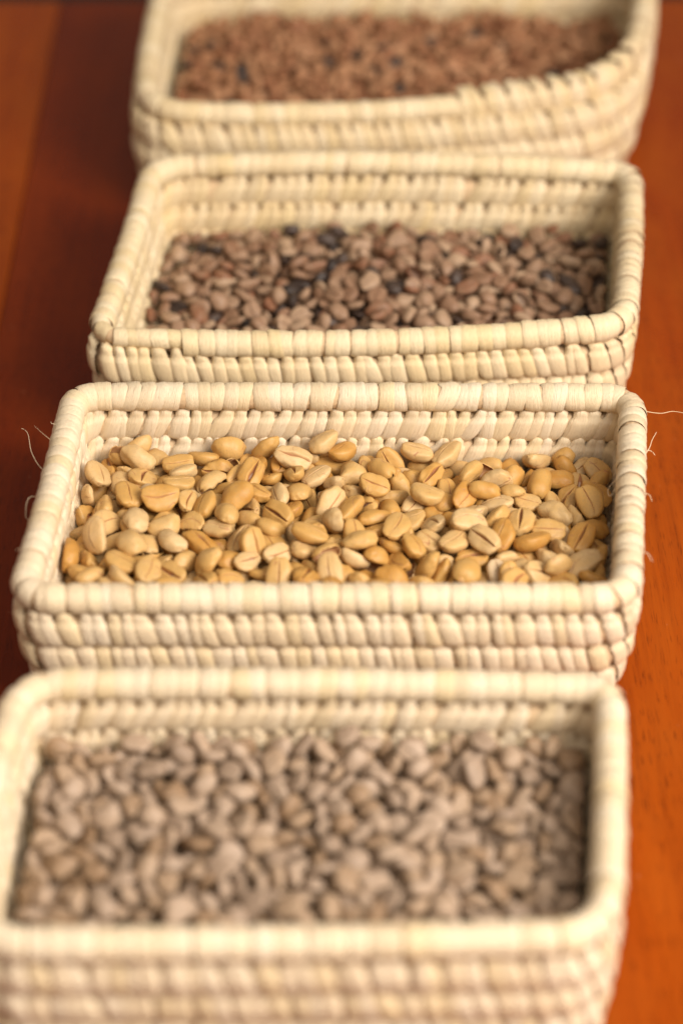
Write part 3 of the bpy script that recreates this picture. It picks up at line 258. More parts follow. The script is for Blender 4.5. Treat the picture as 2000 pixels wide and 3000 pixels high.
0,-605,93,243,24,-51,-69,95,89,103,0,-208,67,254,-5,70,48,106,96,109,0,336,197,292,-20,-21,-60,90,99,85,0,-587,-166,239,-43,89,1,73,70,69,0,185,322,276,-92,17,23,116,115,122,0,378,-90,256,-91,31,-24,115,108,121,
0,-56,432,261,88,-30,-25,90,93,100,4,-59,-90,255,54,80,-17,94,86,89,0,10,-232,300,72,64,-22,110,104,106,0,453,437,249,60,-74,-24,112,99,105,0,547,-102,276,32,47,-3,103,96,96,4,171,420,238,-1,-58,69,106,115,107,
0,622,328,239,-20,-47,80,75,74,76,0,243,126,260,-43,-46,68,96,92,94,0,343,349,278,71,-63,-3,86,93,92,0,-409,-176,253,-11,40,-80,119,113,142,0,790,240,249,90,-8,34,77,90,80,0,212,244,263,-41,74,10,102,98,91,
4,686,151,259,15,-29,88,93,95,95,0,813,402,220,-46,4,-34,103,97,94,0,190,65,263,-85,10,22,102,104,108,4,394,444,239,7,13,-72,116,99,118,0,-235,174,251,12,-98,10,125,128,122,0,639,369,248,95,28,9,82,80,76,
0,484,290,246,1,-2,29,111,127,110,0,59,420,263,35,-20,4,102,111,103,0,-177,-44,258,95,-19,-21,82,85,79,0,526,166,260,50,-80,-28,97,99,92,0,720,-114,253,56,-78,25,111,115,98,0,364,156,275,7,-97,-11,126,123,123,
4,-341,253,259,-76,-56,28,86,80,79,0,253,61,272,72,-62,20,105,101,106,0,168,-108,266,-50,-49,-8,91,95,102,0,331,486,243,13,25,-94,94,80,92,0,-28,-2,258,-20,16,41,128,125,113,0,353,434,248,43,1,-87,91,89,92,
2,-252,-147,239,57,18,29,104,101,99,0,27,325,278,-70,-20,-51,85,79,70,0,-686,293,223,-33,-42,33,93,94,80,0,479,-194,286,-30,25,-79,84,88,80,0,-535,-204,246,-57,-71,20,80,79,79,0,549,18,239,-2,-4,79,119,120,119,
0,-720,325,212,-18,22,-80,88,96,77,4,291,-136,260,-55,17,-41,89,85,80,0,-132,407,252,96,5,12,76,90,85,0,-785,166,212,29,-95,-4,77,77,75,0,-415,247,254,-76,-24,56,88,96,86,4,-41,-249,270,-4,1,-59,129,129,125,
4,-20,136,274,46,53,-12,118,108,117,0,-322,-104,246,38,-85,-32,97,88,113,0,654,-111,246,86,-45,-20,124,134,120,0,802,54,229,22,56,25,110,92,95,0,743,184,243,-24,-63,-72,103,97,93,0,-707,203,218,20,22,52,110,116,126,
0,119,342,246,-9,-22,80,117,116,124,0,657,261,248,65,-69,-8,75,72,80,0,-639,310,213,36,-4,-2,98,85,89,4,-341,-52,228,-32,75,-49,110,119,109,0,509,42,271,-26,24,63,98,116,94,4,-282,257,264,56,73,-26,126,133,111,
0,-637,237,236,43,9,19,88,87,98,0,299,-22,243,0,-6,94,107,109,110,0,-546,37,248,49,83,5,89,91,92,2,32,182,252,15,58,-57,112,114,122,2,199,-47,259,65,61,5,81,79,84,0,652,413,230,6,-25,37,92,84,89,
0,173,177,248,57,80,4,115,111,126,0,-550,-135,228,88,-16,41,102,97,92,0,777,54,229,-80,-18,54,97,102,100,0,-28,162,268,-71,-19,27,103,101,106,4,-170,355,231,-64,30,65,95,98,95,0,-8,453,227,-25,19,89,119,127,129,
4,-449,158,231,2,-67,18,95,104,90,0,-126,362,241,-11,53,59,87,84,91,4,-214,-71,228,-84,-15,-49,75,79,71,0,304,448,256,-35,52,4,86,89,79,0,186,106,251,-10,-87,-39,116,109,109,0,408,100,258,92,-32,0,111,114,114,
0,-261,348,262,-75,-38,-43,91,95,93,0,448,-93,273,37,-88,25,91,84,93,0,-654,-107,231,14,-94,24,112,121,113,2,-431,-244,258,-21,27,-23,103,95,91,0,583,170,254,24,2,29,103,116,116,0,-617,406,219,96,22,6,108,114,106,
0,-772,319,208,5,2,70,102,111,110,0,-304,342,242,41,-48,-63,100,99,93,0,-35,-123,233,33,60,-66,78,83,84,0,-136,170,262,-71,67,5,101,91,85,0,287,-189,267,85,-31,36,126,116,120,0,16,384,253,73,-32,-52,104,95,110,
0,-187,273,260,-9,76,35,74,76,83,0,-490,-32,219,-47,82,-27,117,99,96,0,-381,-271,274,-62,61,34,90,87,88,0,-685,-78,220,-65,-22,11,77,79,80,4,-448,-162,239,-3,-39,90,77,83,75,0,106,-2,263,-69,6,14,98,86,94,
0,786,-47,240,-91,32,-15,98,103,85,0,-129,230,247,92,28,10,102,107,110,0,-755,111,218,97,-17,3,113,102,103,4,372,392,274,54,-73,39,83,79,88,0,119,276,260,57,16,46,106,93,110,0,-653,445,220,-33,81,-42,93,81,84,
0,-520,401,219,14,32,35,99,90,99,0,-745,212,204,-5,3,-74,95,86,84,0,704,217,233,-33,-87,1,116,114,101,0,423,142,274,11,33,-87,71,73,78,0,102,422,237,-88,37,25,131,123,127,0,-438,408,245,38,91,-10,90,81,76,
0,-254,450,251,67,61,28,89,89,86,4,619,-207,273,4,2,97,120,130,135,0,-208,328,230,68,-40,-41,125,119,131,0,-93,186,237,-25,4,71,86,89,89,4,666,-23,254,-14,85,-49,81,93,84,4,535,-209,278,10,-4,-35,100,99,99,
0,295,51,243,-19,-23,-80,84,83,85,0,-594,276,237,60,75,9,81,78,80,0,-86,449,229,-23,-91,22,122,124,134,0,221,-216,265,25,-52,78,98,107,95,4,478,367,233,-1,11,90,113,123,110,4,-159,-140,244,43,10,4,88,87,86,
0,-9,356,253,10,-62,47,78,73,77,0,540,465,215,1,19,22,114,114,114,0,98,-78,244,-23,-6,-70,105,118,111,0,388,28,271,-73,-60,-12,101,99,108,0,63,-232,261,49,-45,38,117,112,107,0,-407,46,216,89,-43,0,103,96,91,
0,-146,328,229,6,-76,-34,104,99,107,0,333,188,256,-84,47,20,93,100,94,0,-177,-107,249,-83,-48,-22,94,95,105,0,546,357,259,16,45,19,88,92,85,0,89,-188,253,93,14,13,114,112,121,0,-518,339,224,51,-10,-63,93,97,95,
0,341,315,257,92,20,14,73,70,69,0,-651,134,219,94,-31,0,100,107,107,0,-494,-211,225,48,-27,72,83,88,86,0,609,257,242,-77,-58,-2,88,90,79,0,-374,25,257,93,3,33,106,98,108,0,533,89,234,62,-24,59,87,95,90,
4,-87,-88,209,-4,2,-6,122,133,119,0,76,41,249,15,-98,2,112,112,122,0,-382,-81,223,1,-79,31,83,75,70,4,-742,-111,206,5,-1,10,105,95,96,4,727,-61,246,-32,-7,18,105,98,105,4,96,-122,239,89,34,-24,88,94,93,
4,83,102,261,98,-1,-3,114,110,124,0,662,336,223,-76,-29,2,90,97,82,4,798,368,231,70,56,-39,111,117,119,0,-746,44,208,-5,-1,36,108,110,111,0,590,83,239,-84,42,29,100,106,105,0,-456,38,226,58,36,57,75,74,82,
0,406,-44,252,-90,3,-7,89,78,93,4,-204,-22,215,-22,5,95,106,111,97,4,-372,-231,245,8,-41,12,112,107,102,0,280,368,247,-32,-39,-85,102,105,103,0,574,-157,249,-46,44,-39,107,106,93,0,-228,247,235,6,-27,-76,111,106,119,
0,396,-209,287,96,-19,13,86,89,82,0,-465,455,240,96,9,11,81,80,74,0,142,-157,231,12,-3,58,85,82,87,0,783,455,214,99,-8,-2,85,80,83,0,215,411,245,49,54,35,76,71,78,0,-580,338,223,-43,-89,4,115,117,123,
0,13,27,266,-61,6,-51,94,102,90,0,-649,256,223,-91,-20,12,108,110,118,0,261,14,262,-36,31,37,88,75,69,4,660,26,243,12,10,-77,94,93,104,4,-755,375,222,-12,-80,56,94,97,97,0,-405,114,209,-6,2,14,129,107,117,
0,385,-156,258,-9,-93,-10,81,91,84,0,421,-156,256,13,25,-29,78,75,76,0,13,79,250,29,-15,4,102,99,99,4,238,289,255,-22,-19,-22,95,94,102,0,332,22,252,73,-51,32,88,89,96,0,-276,9,222,26,-85,0,82,100,84,
0,-380,287,236,1,-9,89,93,97,91,0,-434,-1,215,-23,-29,-15,76,80,79,4,573,358,225,34,75,23,91,91,88,0,551,407,230,2,74,9,91,82,90,4,550,288,249,-91,30,-17,93,88,84,0,-458,387,219,95,27,0,118,102,106,
0,-245,-77,232,-14,11,91,75,78,82,0,590,406,209,-23,6,96,71,83,73,0,154,-52,247,-33,6,85,93,94,95,4,-561,-39,206,0,5,92,102,103,101,0,-339,300,221,-74,20,-10,84,89,88,0,-422,214,232,44,81,-31,111,111,110,
0,191,454,208,-3,-4,86,124,117,115,4,780,-4,227,-2,-77,-61,109,106,109,0,577,-55,250,15,21,91,98,93,113,0,-514,-180,218,-27,95,10,115,109,104,0,-605,-148,216,-81,-56,-11,94,92,82,0,354,366,244,-57,81,0,119,110,101,
0,-438,-58,225,44,-14,29,103,107,115,4,-335,246,221,66,73,10,104,118,117,0,429,280,249,83,-38,-39,76,74,73,0,-32,320,234,-94,26,-12,87,87,92,0,-471,82,238,-90,8,16,99,97,95,0,-396,346,224,59,79,11,121,117,131,
0,489,486,229,-43,59,64,100,96,106,0,-494,288,222,-37,-77,-40,84,86,88,4,-247,57,221,90,-40,-2,114,120,114,4,-583,-18,241,-27,-12,60,119,119,132,4,-57,-25,240,-5,-8,-42,74,75,76,0,656,238,218,-68,-71,10,103,108,104,
0,-679,71,221,-52,82,17,100,99,109,0,435,128,218,58,76,-22,89,80,80,0,53,149,235,69,30,4,90,90,95,0,-495,120,207,-3,3,-11,114,122,101,0,-196,404,220,74,63,8,101,98,107,2,746,241,217,-26,21,-67,106,105,110,
0,-289,183,218,85,-47,-3,100,91,98,4,704,281,217,20,-96,13,88,88,92,0,-329,6,242,90,39,9,84,96,91,0,495,202,236,6,-1,35,102,104,107,0,72,195,216,-29,75,-52,71,75,78,0,-350,-151,240,-41,-86,15,71,76,80,
0,-402,-293,269,1,-56,75,93,110,106,0,609,466,226,56,74,29,120,118,130,0,281,161,237,-2,-58,-71,100,98,93,0,155,-102,222,-74,-57,16,101,107,113,0,513,198,214,-3,98,9,86,92,85,0,315,-92,226,64,-66,31,99,112,105,
0,113,154,243,13,-6,33,84,85,83,0,226,192,220,87,-45,-6,121,111,110,0,-78,380,235,-44,-77,-20,108,96,90,0,-587,-96,212,10,98,5,70,78,73,0,-510,55,206,3,1,-17,104,102,96,0,-234,153,206,-1,-3,-96,99,86,93,
0,-281,395,223,-85,-30,8,101,104,116,0,-495,231,206,-4,3,-31,115,112,101,0,-425,283,222,53,-56,-52,87,94,80,0,139,472,220,67,-52,-21,79,74,89,0,-462,327,218,15,98,-5,95,95,101,4,318,86,254,-78,-1,-14,93,94,92,
0,78,241,222,-16,91,-35,106,98,116,0,615,221,256,-96,-19,10,88,86,79,0,345,140,204,-3,-4,96,90,89,83,0,-399,-23,218,77,63,2,98,104,101,0,-388,418,220,-30,-86,35,107,90,108,0,-479,-126,227,42,72,-24,88,87,91,
0,744,-72,220,85,-51,-1,116,118,108,4,202,-139,235,16,25,-68,118,117,117,4,-362,190,216,71,-48,-17,83,72,72,0,449,60,218,-69,68,-15,96,92,89,2,-493,39,233,10,-17,93,75,85,77,0,14,-112,219,69,-12,50,69,72,81,
0,-299,447,211,18,0,45,102,105,104,2,653,-6,216,-18,97,-9,101,100,95,0,-670,-192,225,-98,-1,-4,126,113,135,0,576,135,220,44,88,10,113,113,110,0,-57,372,257,13,-88,-39,86,82,79,0,482,300,221,-57,-80,3,115,113,114,
0,-282,-262,265,-80,48,-21,98,94,100,0,640,155,228,-39,38,-52,133,122,131,0,662,297,220,-84,-23,17,84,78,93,0,-678,-248,235,-18,-11,54,81,94,80,0,278,-62,219,-24,-23,-62,95,100,90,4,-142,427,219,-63,-75,6,103,95,110,
0,-554,269,219,-90,-41,-1,100,93,104,0,-99,-20,225,-49,-26,52,113,107,108,0,209,-65,232,62,-68,36,114,121,124,0,403,192,240,-88,-35,1,105,101,107,0,253,-9,218,91,37,9,85,95,100,0,-57,-21,218,-71,68,-10,99,104,103,
0,738,411,205,-5,4,-85,81,84,92,0,236,386,217,-97,14,-5,102,100,98,0,733,344,221,-48,87,-5,119,112,112,0,-252,383,230,15,41,-54,115,109,99,0,-450,-162,216,-7,-94,-31,74,74,70,2,33,320,240,45,86,13,82,85,86,
0,-804,-241,219,-46,-86,-3,91,95,92,0,267,254,245,-4,-4,-99,90,93,82,0,193,-18,237,-89,25,28,80,86,77,0,708,-19,221,-23,77,-57,95,95,99,0,-201,-135,223,19,-70,10,74,78,77,0,-98,133,250,85,37,8,102,100,95,
0,496,140,226,31,89,-30,127,126,109,0,-341,1,212,1,-98,11,77,75,78,0,-300,-148,213,6,19,-92,96,104,111,0,423,-7,223,20,-40,87,102,98,110,0,-575,-218,219,-77,55,-21,104,102,95,0,-28,390,217,28,-22,-55,101,103,96,
0,63,376,229,7,2,5,79,83,87,0,-145,-54,229,9,82,23,102,106,88,4,-83,70,238,19,1,86,90,95,95,4,737,94,205,1,-2,-7,100,108,84,4,750,152,206,6,1,-19,88,92,96,0,263,-137,216,19,23,-77,93,90,109,
2,-636,192,217,98,0,-1,103,95,97,0,-51,173,224,70,69,10,128,121,130,0,435,-92,230,49,-77,-38,105,99,121,0,-81,-228,234,-52,-65,21,110,114,121,0,318,-23,221,-94,25,-3,103,101,96,4,199,337,219,85,36,19,91,94,96,
4,665,500,214,-1,80,58,80,70,77,0,-48,54,219,-47,81,-24,103,101,94,0,75,326,265,-61,75,12,74,75,69,2,78,272,238,4,-59,-67,127,118,121,0,-155,15,243,-1,-32,85,113,106,109,4,-95,269,207,-16,1,-9,83,83,87,
4,200,270,206,3,-4,-49,111,112,94,0,135,-52,205,5,1,28,81,84,88,0,-50,243,213,90,41,0,80,81,79,0,215,29,230,-91,17,-35,95,107,113,0,44,-21,263,44,-88,6,94,97,107,0,-278,316,219,92,36,7,98,112,106,
0,-223,-187,240,-12,23,77,71,79,74,0,412,379,231,-4,27,-31,82,87,86,4,394,37,230,-88,36,7,124,124,137,0,80,101,220,98,-9,3,127,127,111,0,66,-4,208,1,-5,-98,115,116,118,0,154,59,224,-92,9,11,123,109,111,
0,529,353,226,-41,44,-63,118,111,93,0,307,119,226,51,79,30,104,97,101,4,333,291,232,83,-38,34,120,129,119,0,162,9,229,-75,57,28,122,114,113,4,488,-75,222,34,6,61,122,113,101,4,-635,-47,208,6,0,-37,113,106,117,
0,-553,400,219,69,-63,-26,88,94,98,0,-734,-165,216,-98,12,3,87,88,86,0,246,80,232,-14,95,22,99,86,84,2,-11,-83,223,91,32,-14,105,104,106,0,-65,249,241,15,-33,32,88,80,83,0,-141,-262,251,-25,61,3,103,104,109,
0,684,57,222,65,63,24,103,106,97,0,578,-63,213,-29,-3,85,74,86,88,0,-562,196,219,98,-15,1,97,91,106,4,450,-251,274,-34,54,-42,113,107,109,0,-94,29,250,-15,-79,57,69,74,74,0,508,422,239,18,9,-31,90,95,103,
0,-157,273,215,-93,33,-7,87,88,89,0,73,-74,218,41,90,3,101,114,103,0,-388,278,214,95,29,-3,82,75,83,0,-13,-50,247,77,47,-8,104,97,108,0,-324,140,206,-4,2,-12,100,103,95,4,-28,-175,233,-2,-4,-91,89,102,90,
4,303,229,240,-49,81,-25,83,78,84,0,253,346,224,36,40,-14,90,100,93,0,-75,302,228,-5,20,-51,77,76,76,4,733,32,206,3,1,95,92,99,99,0,-157,108,242,-74,-64,15,105,105,129,0,-578,141,218,-24,-95,9,112,102,101,
0,455,-430,240,6,27,-95,89,91,104,0,407,-399,282,17,19,-8,127,122,132,0,433,-314,239,-8,33,-24,78,75,76,0,324,-336,282,70,-51,5,85,83,86,0,254,-314,251,-41,33,61,83,90,89,0,198,-259,262,16,9,-1,79,74,73,
4,173,-198,253,40,-90,5,94,102,92,0,189,-397,236,-56,-17,68,96,95,99,0,130,-286,261,20,-93,-7,120,121,113,0,-11,260,246,-4,99,0,124,112,106,2,189,-460,240,-74,27,15,83,96,109,0,277,-281,277,79,-50,-27,69,78,74,
0,524,-307,273,-97,4,2,95,87,85,2,473,-326,271,-14,-16,92,114,113,116,4,495,-240,249,-22,-1,96,87,80,79,0,723,-281,246,85,44,-11,101,104,105,0,-471,-373,246,28,-35,-49,78,71,82,0,-635,-297,243,-12,10,-32,95,95,91,
0,-407,-484,246,-40,59,-21,116,121,130,0,-321,-295,254,-53,-83,-4,126,118,136,0,-405,-147,235,-16,-92,-31,88,88,82,0,-475,-431,255,94,23,4,90,82,94,4,711,-188,262,22,-92,-9,122,113,112,
0,529,-420,236,72,1,-65,108,99,114,4,563,-266,247,34,13,78,106,105,101,0,620,-246,249,77,-61,-11,102,105,96,0,-257,-450,250,53,69,17,121,117,125,0,-278,-350,244,1,-2,99,85,88,96,0,-198,-282,244,-6,-91,18,82,70,69,
0,531,-204,253,67,71,12,108,110,121,0,484,-315,241,48,81,-20,98,92,98,0,465,-190,250,-1,96,-22,94,99,96,4,541,-59,243,65,-69,-6,102,96,111,0,567,210,232,-80,53,-16,99,97,99,0,487,22,244,-79,59,-2,98,90,91,
0,585,-405,262,2,-18,30,129,119,113,0,518,-271,235,-23,-2,83,100,86,87,0,-691,-318,249,23,26,-21,99,96,94,4,659,-191,231,-21,12,-32,113,114,120,4,-422,-375,263,-29,30,-7,117,118,118,
4,-480,-308,255,-2,-20,84,107,108,100,0,-531,-343,245,31,-2,94,97,102,101,0,216,-313,260,-60,-44,41,105,103,96,0,94,-466,259,-53,-37,-61,111,108,126,0,61,-388,279,86,44,13,92,103,90,
0,59,-273,259,57,-13,28,101,115,114,4,383,-210,254,-98,-12,-9,94,95,94,0,454,-135,233,-6,69,5,101,104,100,0,-153,-285,236,65,32,-68,87,101,90,0,-248,-318,277,3,-95,-6,122,111,119,0,-292,-61,232,-9,87,-11,87,82,81,
0,-274,-403,243,-36,14,88,89,96,82,0,-336,-382,253,98,6,-11,117,113,109,0,330,-367,263,2,-79,52,81,86,84,4,288,-349,237,36,5,-58,93,91,85,0,320,-261,273,3,27,20,81,80,77,0,127,219,245,-83,-31,-44,74,80,88,
0,172,-437,286,66,-68,27,93,84,105,4,238,-363,261,5,90,-16,126,125,129,0,36,-66,240,69,67,-1,88,96,87,0,3,-245,239,-24,-8,59,84,101,96,0,0,-2,232,-4,95,-26,72,74,77,0,106,-394,247,28,75,-58,77,83,95,
0,49,-444,257,0,-49,-65,122,114,105,0,109,-345,252,82,54,2,92,82,90,0,15,-193,248,-12,28,-1,98,102,93,0,-19,-467,230,-1,91,21,101,104,104,4,-74,-335,247,-53,78,-3,106,92,102,0,-119,-422,243,69,-69,-16,102,92,97,
0,-87,-384,271,34,6,28,135,116,113,0,568,-339,257,22,-66,-30,99,98,93,4,620,-375,246,10,-2,-87,75,76,83,0,527,-365,263,-1,-89,39,94,97,94,0,435,152,237,-51,-15,7,94,94,100,0,434,-349,261,75,13,-40,80,81,82,
0,478,-288,247,19,-31,-88,83,74,72,4,-223,-235,244,-12,20,19,106,94,92,0,-351,-456,233,33,5,89,75,77,75,4,-181,-338,241,-21,6,96,119,112,124,2,-304,-438,231,44,-75,4,111,111,118,0,142,-377,262,14,31,50,114,117,116,
0,181,-314,274,-66,2,73,112,118,111,0,197,-265,242,84,-49,-18,90,87,80,0,165,7,261,1,-2,80,78,77,78,4,-649,-464,240,77,-50,1,107,99,102,0,381,-267,265,27,-7,-31,101,105,91,0,-451,-267,249,71,-69,7,94,91,96,
0,-331,-342,285,-96,25,1,112,115,118,0,-352,-494,248,-31,39,-85,97,93,98,0,-435,-499,258,52,-15,-29,85,93,88,0,-384,-337,242,22,-64,56,107,90,95,0,-500,-502,243,19,-6,23,101,98,92,0,-543,-414,234,69,54,9,83,84,80,
4,-544,-306,240,-73,-57,12,76,81,88,0,673,-360,247,-29,-18,33,91,94,93,0,720,-268,265,-21,22,70,106,103,94,0,676,-235,239,7,71,-63,83,75,76,4,-636,-437,266,-47,87,-1,91,87,79,4,-629,-390,239,0,-51,-82,88,90,85,
0,-177,-308,273,-16,-14,9,88,92,86,4,-91,-295,263,-46,18,68,107,104,114,0,-207,-493,248,-65,-20,0,106,103,106,4,-204,-364,261,34,-8,-42,72,78,73,0,-289,-437,276,-1,-5,-18,106,112,110,
0,-247,-388,274,7,18,93,113,103,102,0,-55,104,244,-10,62,-7,93,89,88,0,-41,-448,257,29,-6,-56,127,114,119,0,14,-324,280,-23,20,-69,115,107,110,0,-92,-469,245,72,-67,5,78,74,73,0,135,-450,262,-16,50,-16,80,85,95,
0,200,-387,285,-13,-10,-52,120,111,110,4,126,-236,268,-32,11,-7,79,79,87,0,-6,-399,255,85,-28,40,111,113,107,0,42,-349,298,37,28,53,87,86,96,0,79,-328,286,-81,21,-26,123,124,107,0,-40,69,272,-21,64,-35,112,102,109,
2,236,-436,259,2,18,-42,109,113,114,0,-206,-421,258,-82,55,-7,88,91,91,0,700,-383,250,-20,93,-18,78,95,87,0,653,-422,260,-3,87,47,91,97,98,0,606,-311,251,-4,-1,-78,88,89,89,0,-150,-389,231,-10,-80,-11,97,90,90,
0,-110,-350,249,15,-31,36,100,112,117,0,359,-337,268,-84,33,-38,133,124,125,0,370,-260,243,-95,7,-12,83,78,74,0,298,-407,256,10,38,91,114,125,118,0,307,-316,236,-2,-25,92,76,76,82,0,315,-259,250,-68,-66,27,97,100,109,
0,-12,-317,242,-7,-13,-62,120,129,117,0,49,-359,250,15,95,23,85,83,89,0,421,-251,256,-45,48,-47,92,96,86,0,397,308,231,47,-74,-4,112,118,101,0,473,-380,246,11,91,-37,112,103,105,0,381,-405,256,-27,-93,18,102,111,117,
4,600,-342,296,4,-93,-18,101,107,99,4,647,-288,260,28,9,94,123,139,117,4,773,-272,256,56,-10,77,123,121,118,0,-827,-430,236,-42,69,-24,133,126,108,4,-766,-261,241,60,72,-28,89,95,90,

 ]),
 'D': dict(cen=[0.00598, 0.3204], corners=[[-0.09176, 0.37665], [0.10924, 0.38719], [0.09494, 0.27071], [-0.08849, 0.24706]], dim=[3.65, 2.85, 2.4, 1.25], n=300, rows=[
0,235,18,312,-6,-92,-31,112,128,116,0,-438,375,295,-86,-21,-3,109,112,116,0,-49,384,292,11,53,-76,105,126,122,0,-221,-60,309,5,3,-90,105,120,114,0,-679,205,295,-9,-90,-19,102,105,117,
0,-557,426,290,-64,60,7,110,115,110,0,-748,-46,272,-3,13,98,115,106,118,0,272,451,279,11,21,-16,120,123,125,0,-158,-40,301,-85,-50,-9,111,115,113,0,343,28,291,-10,-77,61,120,107,119,
0,-386,-47,288,10,-6,86,115,118,134,0,599,141,270,-23,-34,81,115,122,134,0,-41,-85,297,97,19,8,113,110,111,0,-323,-14,303,-79,-59,4,109,116,117,0,-568,77,292,-2,27,59,112,122,138,0,807,376,265,13,16,89,116,122,114,
0,291,194,331,-81,-57,7,112,120,113,0,97,200,298,-62,75,8,101,102,108,0,-570,214,281,-11,-12,98,105,99,101,0,802,52,254,20,17,-96,111,106,121,0,47,-61,284,31,-45,58,104,100,102,0,140,-40,301,-5,62,-54,96,98,100,
0,-32,-255,320,-81,-54,13,122,119,124,0,-491,-205,280,-11,-11,-65,115,119,125,0,482,178,279,78,42,43,113,103,103,0,-684,-38,255,-5,6,-56,124,112,96,0,-634,233,260,-58,-62,7,112,109,108,
0,-866,-220,258,-30,-91,-25,109,102,109,0,-270,204,283,57,-17,-11,97,93,101,0,691,177,283,-95,-24,10,110,96,107,0,753,260,270,98,-5,-10,119,98,109,0,539,-19,292,-2,-99,2,108,103,100,
0,591,268,276,93,30,9,113,105,117,4,638,43,256,46,-14,20,109,104,119,0,565,33,303,91,20,-10,108,102,111,0,-795,109,269,-82,-41,21,97,101,104,0,-375,112,292,23,-90,30,122,102,106,0,-403,-302,298,0,-3,6,123,116,112,
0,813,279,266,-79,59,3,110,100,112,0,899,363,233,-93,-9,8,109,109,105,0,-107,-76,308,-62,-77,-7,98,97,110,0,-784,-168,285,85,-48,17,115,110,118,0,-89,-201,300,8,-17,72,93,97,95,0,-150,412,285,-16,35,-32,111,107,109,
0,-725,-203,267,-86,-27,36,101,105,110,0,-287,302,294,-78,-57,15,106,112,98,4,-6,64,296,-84,-44,-3,96,93,94,0,-682,498,239,27,39,-63,109,106,108,0,363,461,278,40,-90,8,105,119,118,0,872,586,255,27,-77,54,102,103,93,
0,366,540,279,58,-17,-56,115,109,103,0,-265,-106,293,8,2,88,102,98,102,0,755,13,275,18,-91,26,111,114,120,0,-849,372,263,87,-46,-7,106,106,111,0,525,67,280,28,-12,35,116,113,113,0,-513,6,300,-12,96,-9,103,101,108,
0,-335,166,270,20,-25,-64,114,130,129,4,16,-147,286,8,-1,68,93,95,99,0,-78,301,279,-9,-11,36,99,104,112,0,-615,430,257,-13,65,-74,113,107,111,0,748,304,272,21,24,94,107,98,118,0,348,271,291,11,-95,-14,104,102,103,
0,703,-35,259,59,-5,66,106,118,110,0,230,375,289,-63,75,12,108,101,104,0,-514,-142,287,22,17,-11,97,91,103,0,-764,181,276,2,87,-10,111,98,103,0,365,-28,278,-10,5,-19,87,96,110,0,-41,147,284,-26,37,-86,109,101,101,
0,-129,57,297,-89,-41,13,97,99,124,0,-821,41,260,-89,-5,41,108,99,108,0,-3,195,279,5,-70,-68,119,104,112,0,-204,250,282,1,9,-66,100,97,101,0,603,-23,264,57,14,13,100,102,99,0,745,492,252,2,11,-93,94,96,81,
0,-813,-98,264,-10,-19,-96,104,112,116,4,-642,12,267,-20,42,-59,117,110,98,0,320,171,274,-23,60,42,108,106,118,0,306,544,273,-23,33,15,106,106,105,0,-544,-219,267,-21,21,-43,102,95,99,
0,448,505,282,69,59,-30,108,111,106,0,-880,-41,248,-72,-68,4,103,91,102,0,179,120,308,84,-26,-37,103,104,100,0,-405,-113,279,-42,16,79,101,113,97,0,-175,-227,304,24,95,12,84,99,95,0,231,107,320,-42,85,-23,115,119,111,
0,-442,9,299,7,-8,-96,87,89,101,0,-233,90,293,13,96,-17,105,104,93,0,-607,493,270,-9,32,4,111,114,121,0,-562,-139,286,65,0,-68,96,109,103,0,822,451,257,21,29,-91,101,110,118,0,-210,-110,272,67,12,49,124,118,113,
0,-161,494,296,96,-3,17,110,116,113,0,-336,-209,300,31,-92,6,107,101,93,0,494,2,271,-21,-89,-34,120,114,126,0,601,553,253,-35,34,-80,113,115,121,0,229,-173,297,-39,-76,48,104,100,105,
4,-745,78,242,-29,4,-32,114,110,113,0,-214,298,312,-18,95,22,86,86,88,0,-258,410,284,-96,-13,-4,100,107,114,0,184,-33,279,-90,30,3,94,97,94,0,-349,-116,291,30,-21,-42,93,89,82,4,-280,61,279,-84,11,51,112,119,117,
0,-562,369,266,7,-22,-58,107,109,111,0,697,14,268,-9,-53,-24,110,125,115,0,509,375,259,-26,13,-94,101,110,109,0,460,392,268,-26,-27,41,105,114,111,0,-476,-22,270,-22,-13,-4,99,101,97,
0,-223,-191,286,59,10,61,92,90,91,0,-842,289,241,8,-88,-13,98,103,98,0,-327,323,280,88,-31,-32,102,103,106,0,756,125,264,-38,87,-29,110,103,98,0,634,411,278,-10,16,-89,87,92,81,0,616,420,261,-97,-4,18,107,106,110,
0,414,185,282,-8,1,28,101,107,94,0,-712,183,256,-8,12,78,105,107,104,0,9,411,284,-41,-77,41,109,95,126,0,398,127,277,-78,14,52,103,98,105,0,138,57,300,-8,-24,72,99,101,91,0,-873,165,237,-87,-44,15,109,118,132,
0,432,38,277,-8,-32,-19,99,101,88,0,264,89,292,36,84,13,122,118,131,0,-683,-175,262,8,-41,76,71,78,86,0,-612,-238,271,9,-43,2,96,91,103,0,211,286,300,84,-49,12,118,108,94,4,132,265,281,-50,-13,10,114,108,118,
0,-512,126,269,-74,-55,30,121,126,154,0,-139,342,270,-79,48,-26,117,100,109,0,-295,-203,306,1,15,82,94,99,90,0,296,-43,290,21,56,48,109,103,104,4,323,352,274,59,31,30,126,115,106,4,-873,91,236,-33,11,64,128,126,108,
0,-507,308,271,1,-8,-25,87,99,96,0,147,387,267,5,36,-64,96,94,95,0,-801,-251,267,-58,80,5,104,106,103,0,-619,-170,264,-53,-37,67,129,120,138,0,-6,-33,298,88,39,21,98,102,101,0,640,347,260,-84,45,-24,111,116,111,
0,-217,153,292,-22,18,-11,91,94,98,0,373,-156,276,-70,24,33,105,103,110,0,36,37,293,88,34,29,91,99,97,0,19,295,285,1,11,55,94,102,103,0,-771,487,240,-18,81,36,109,100,127,4,-625,-59,253,-13,36,5,104,102,108,
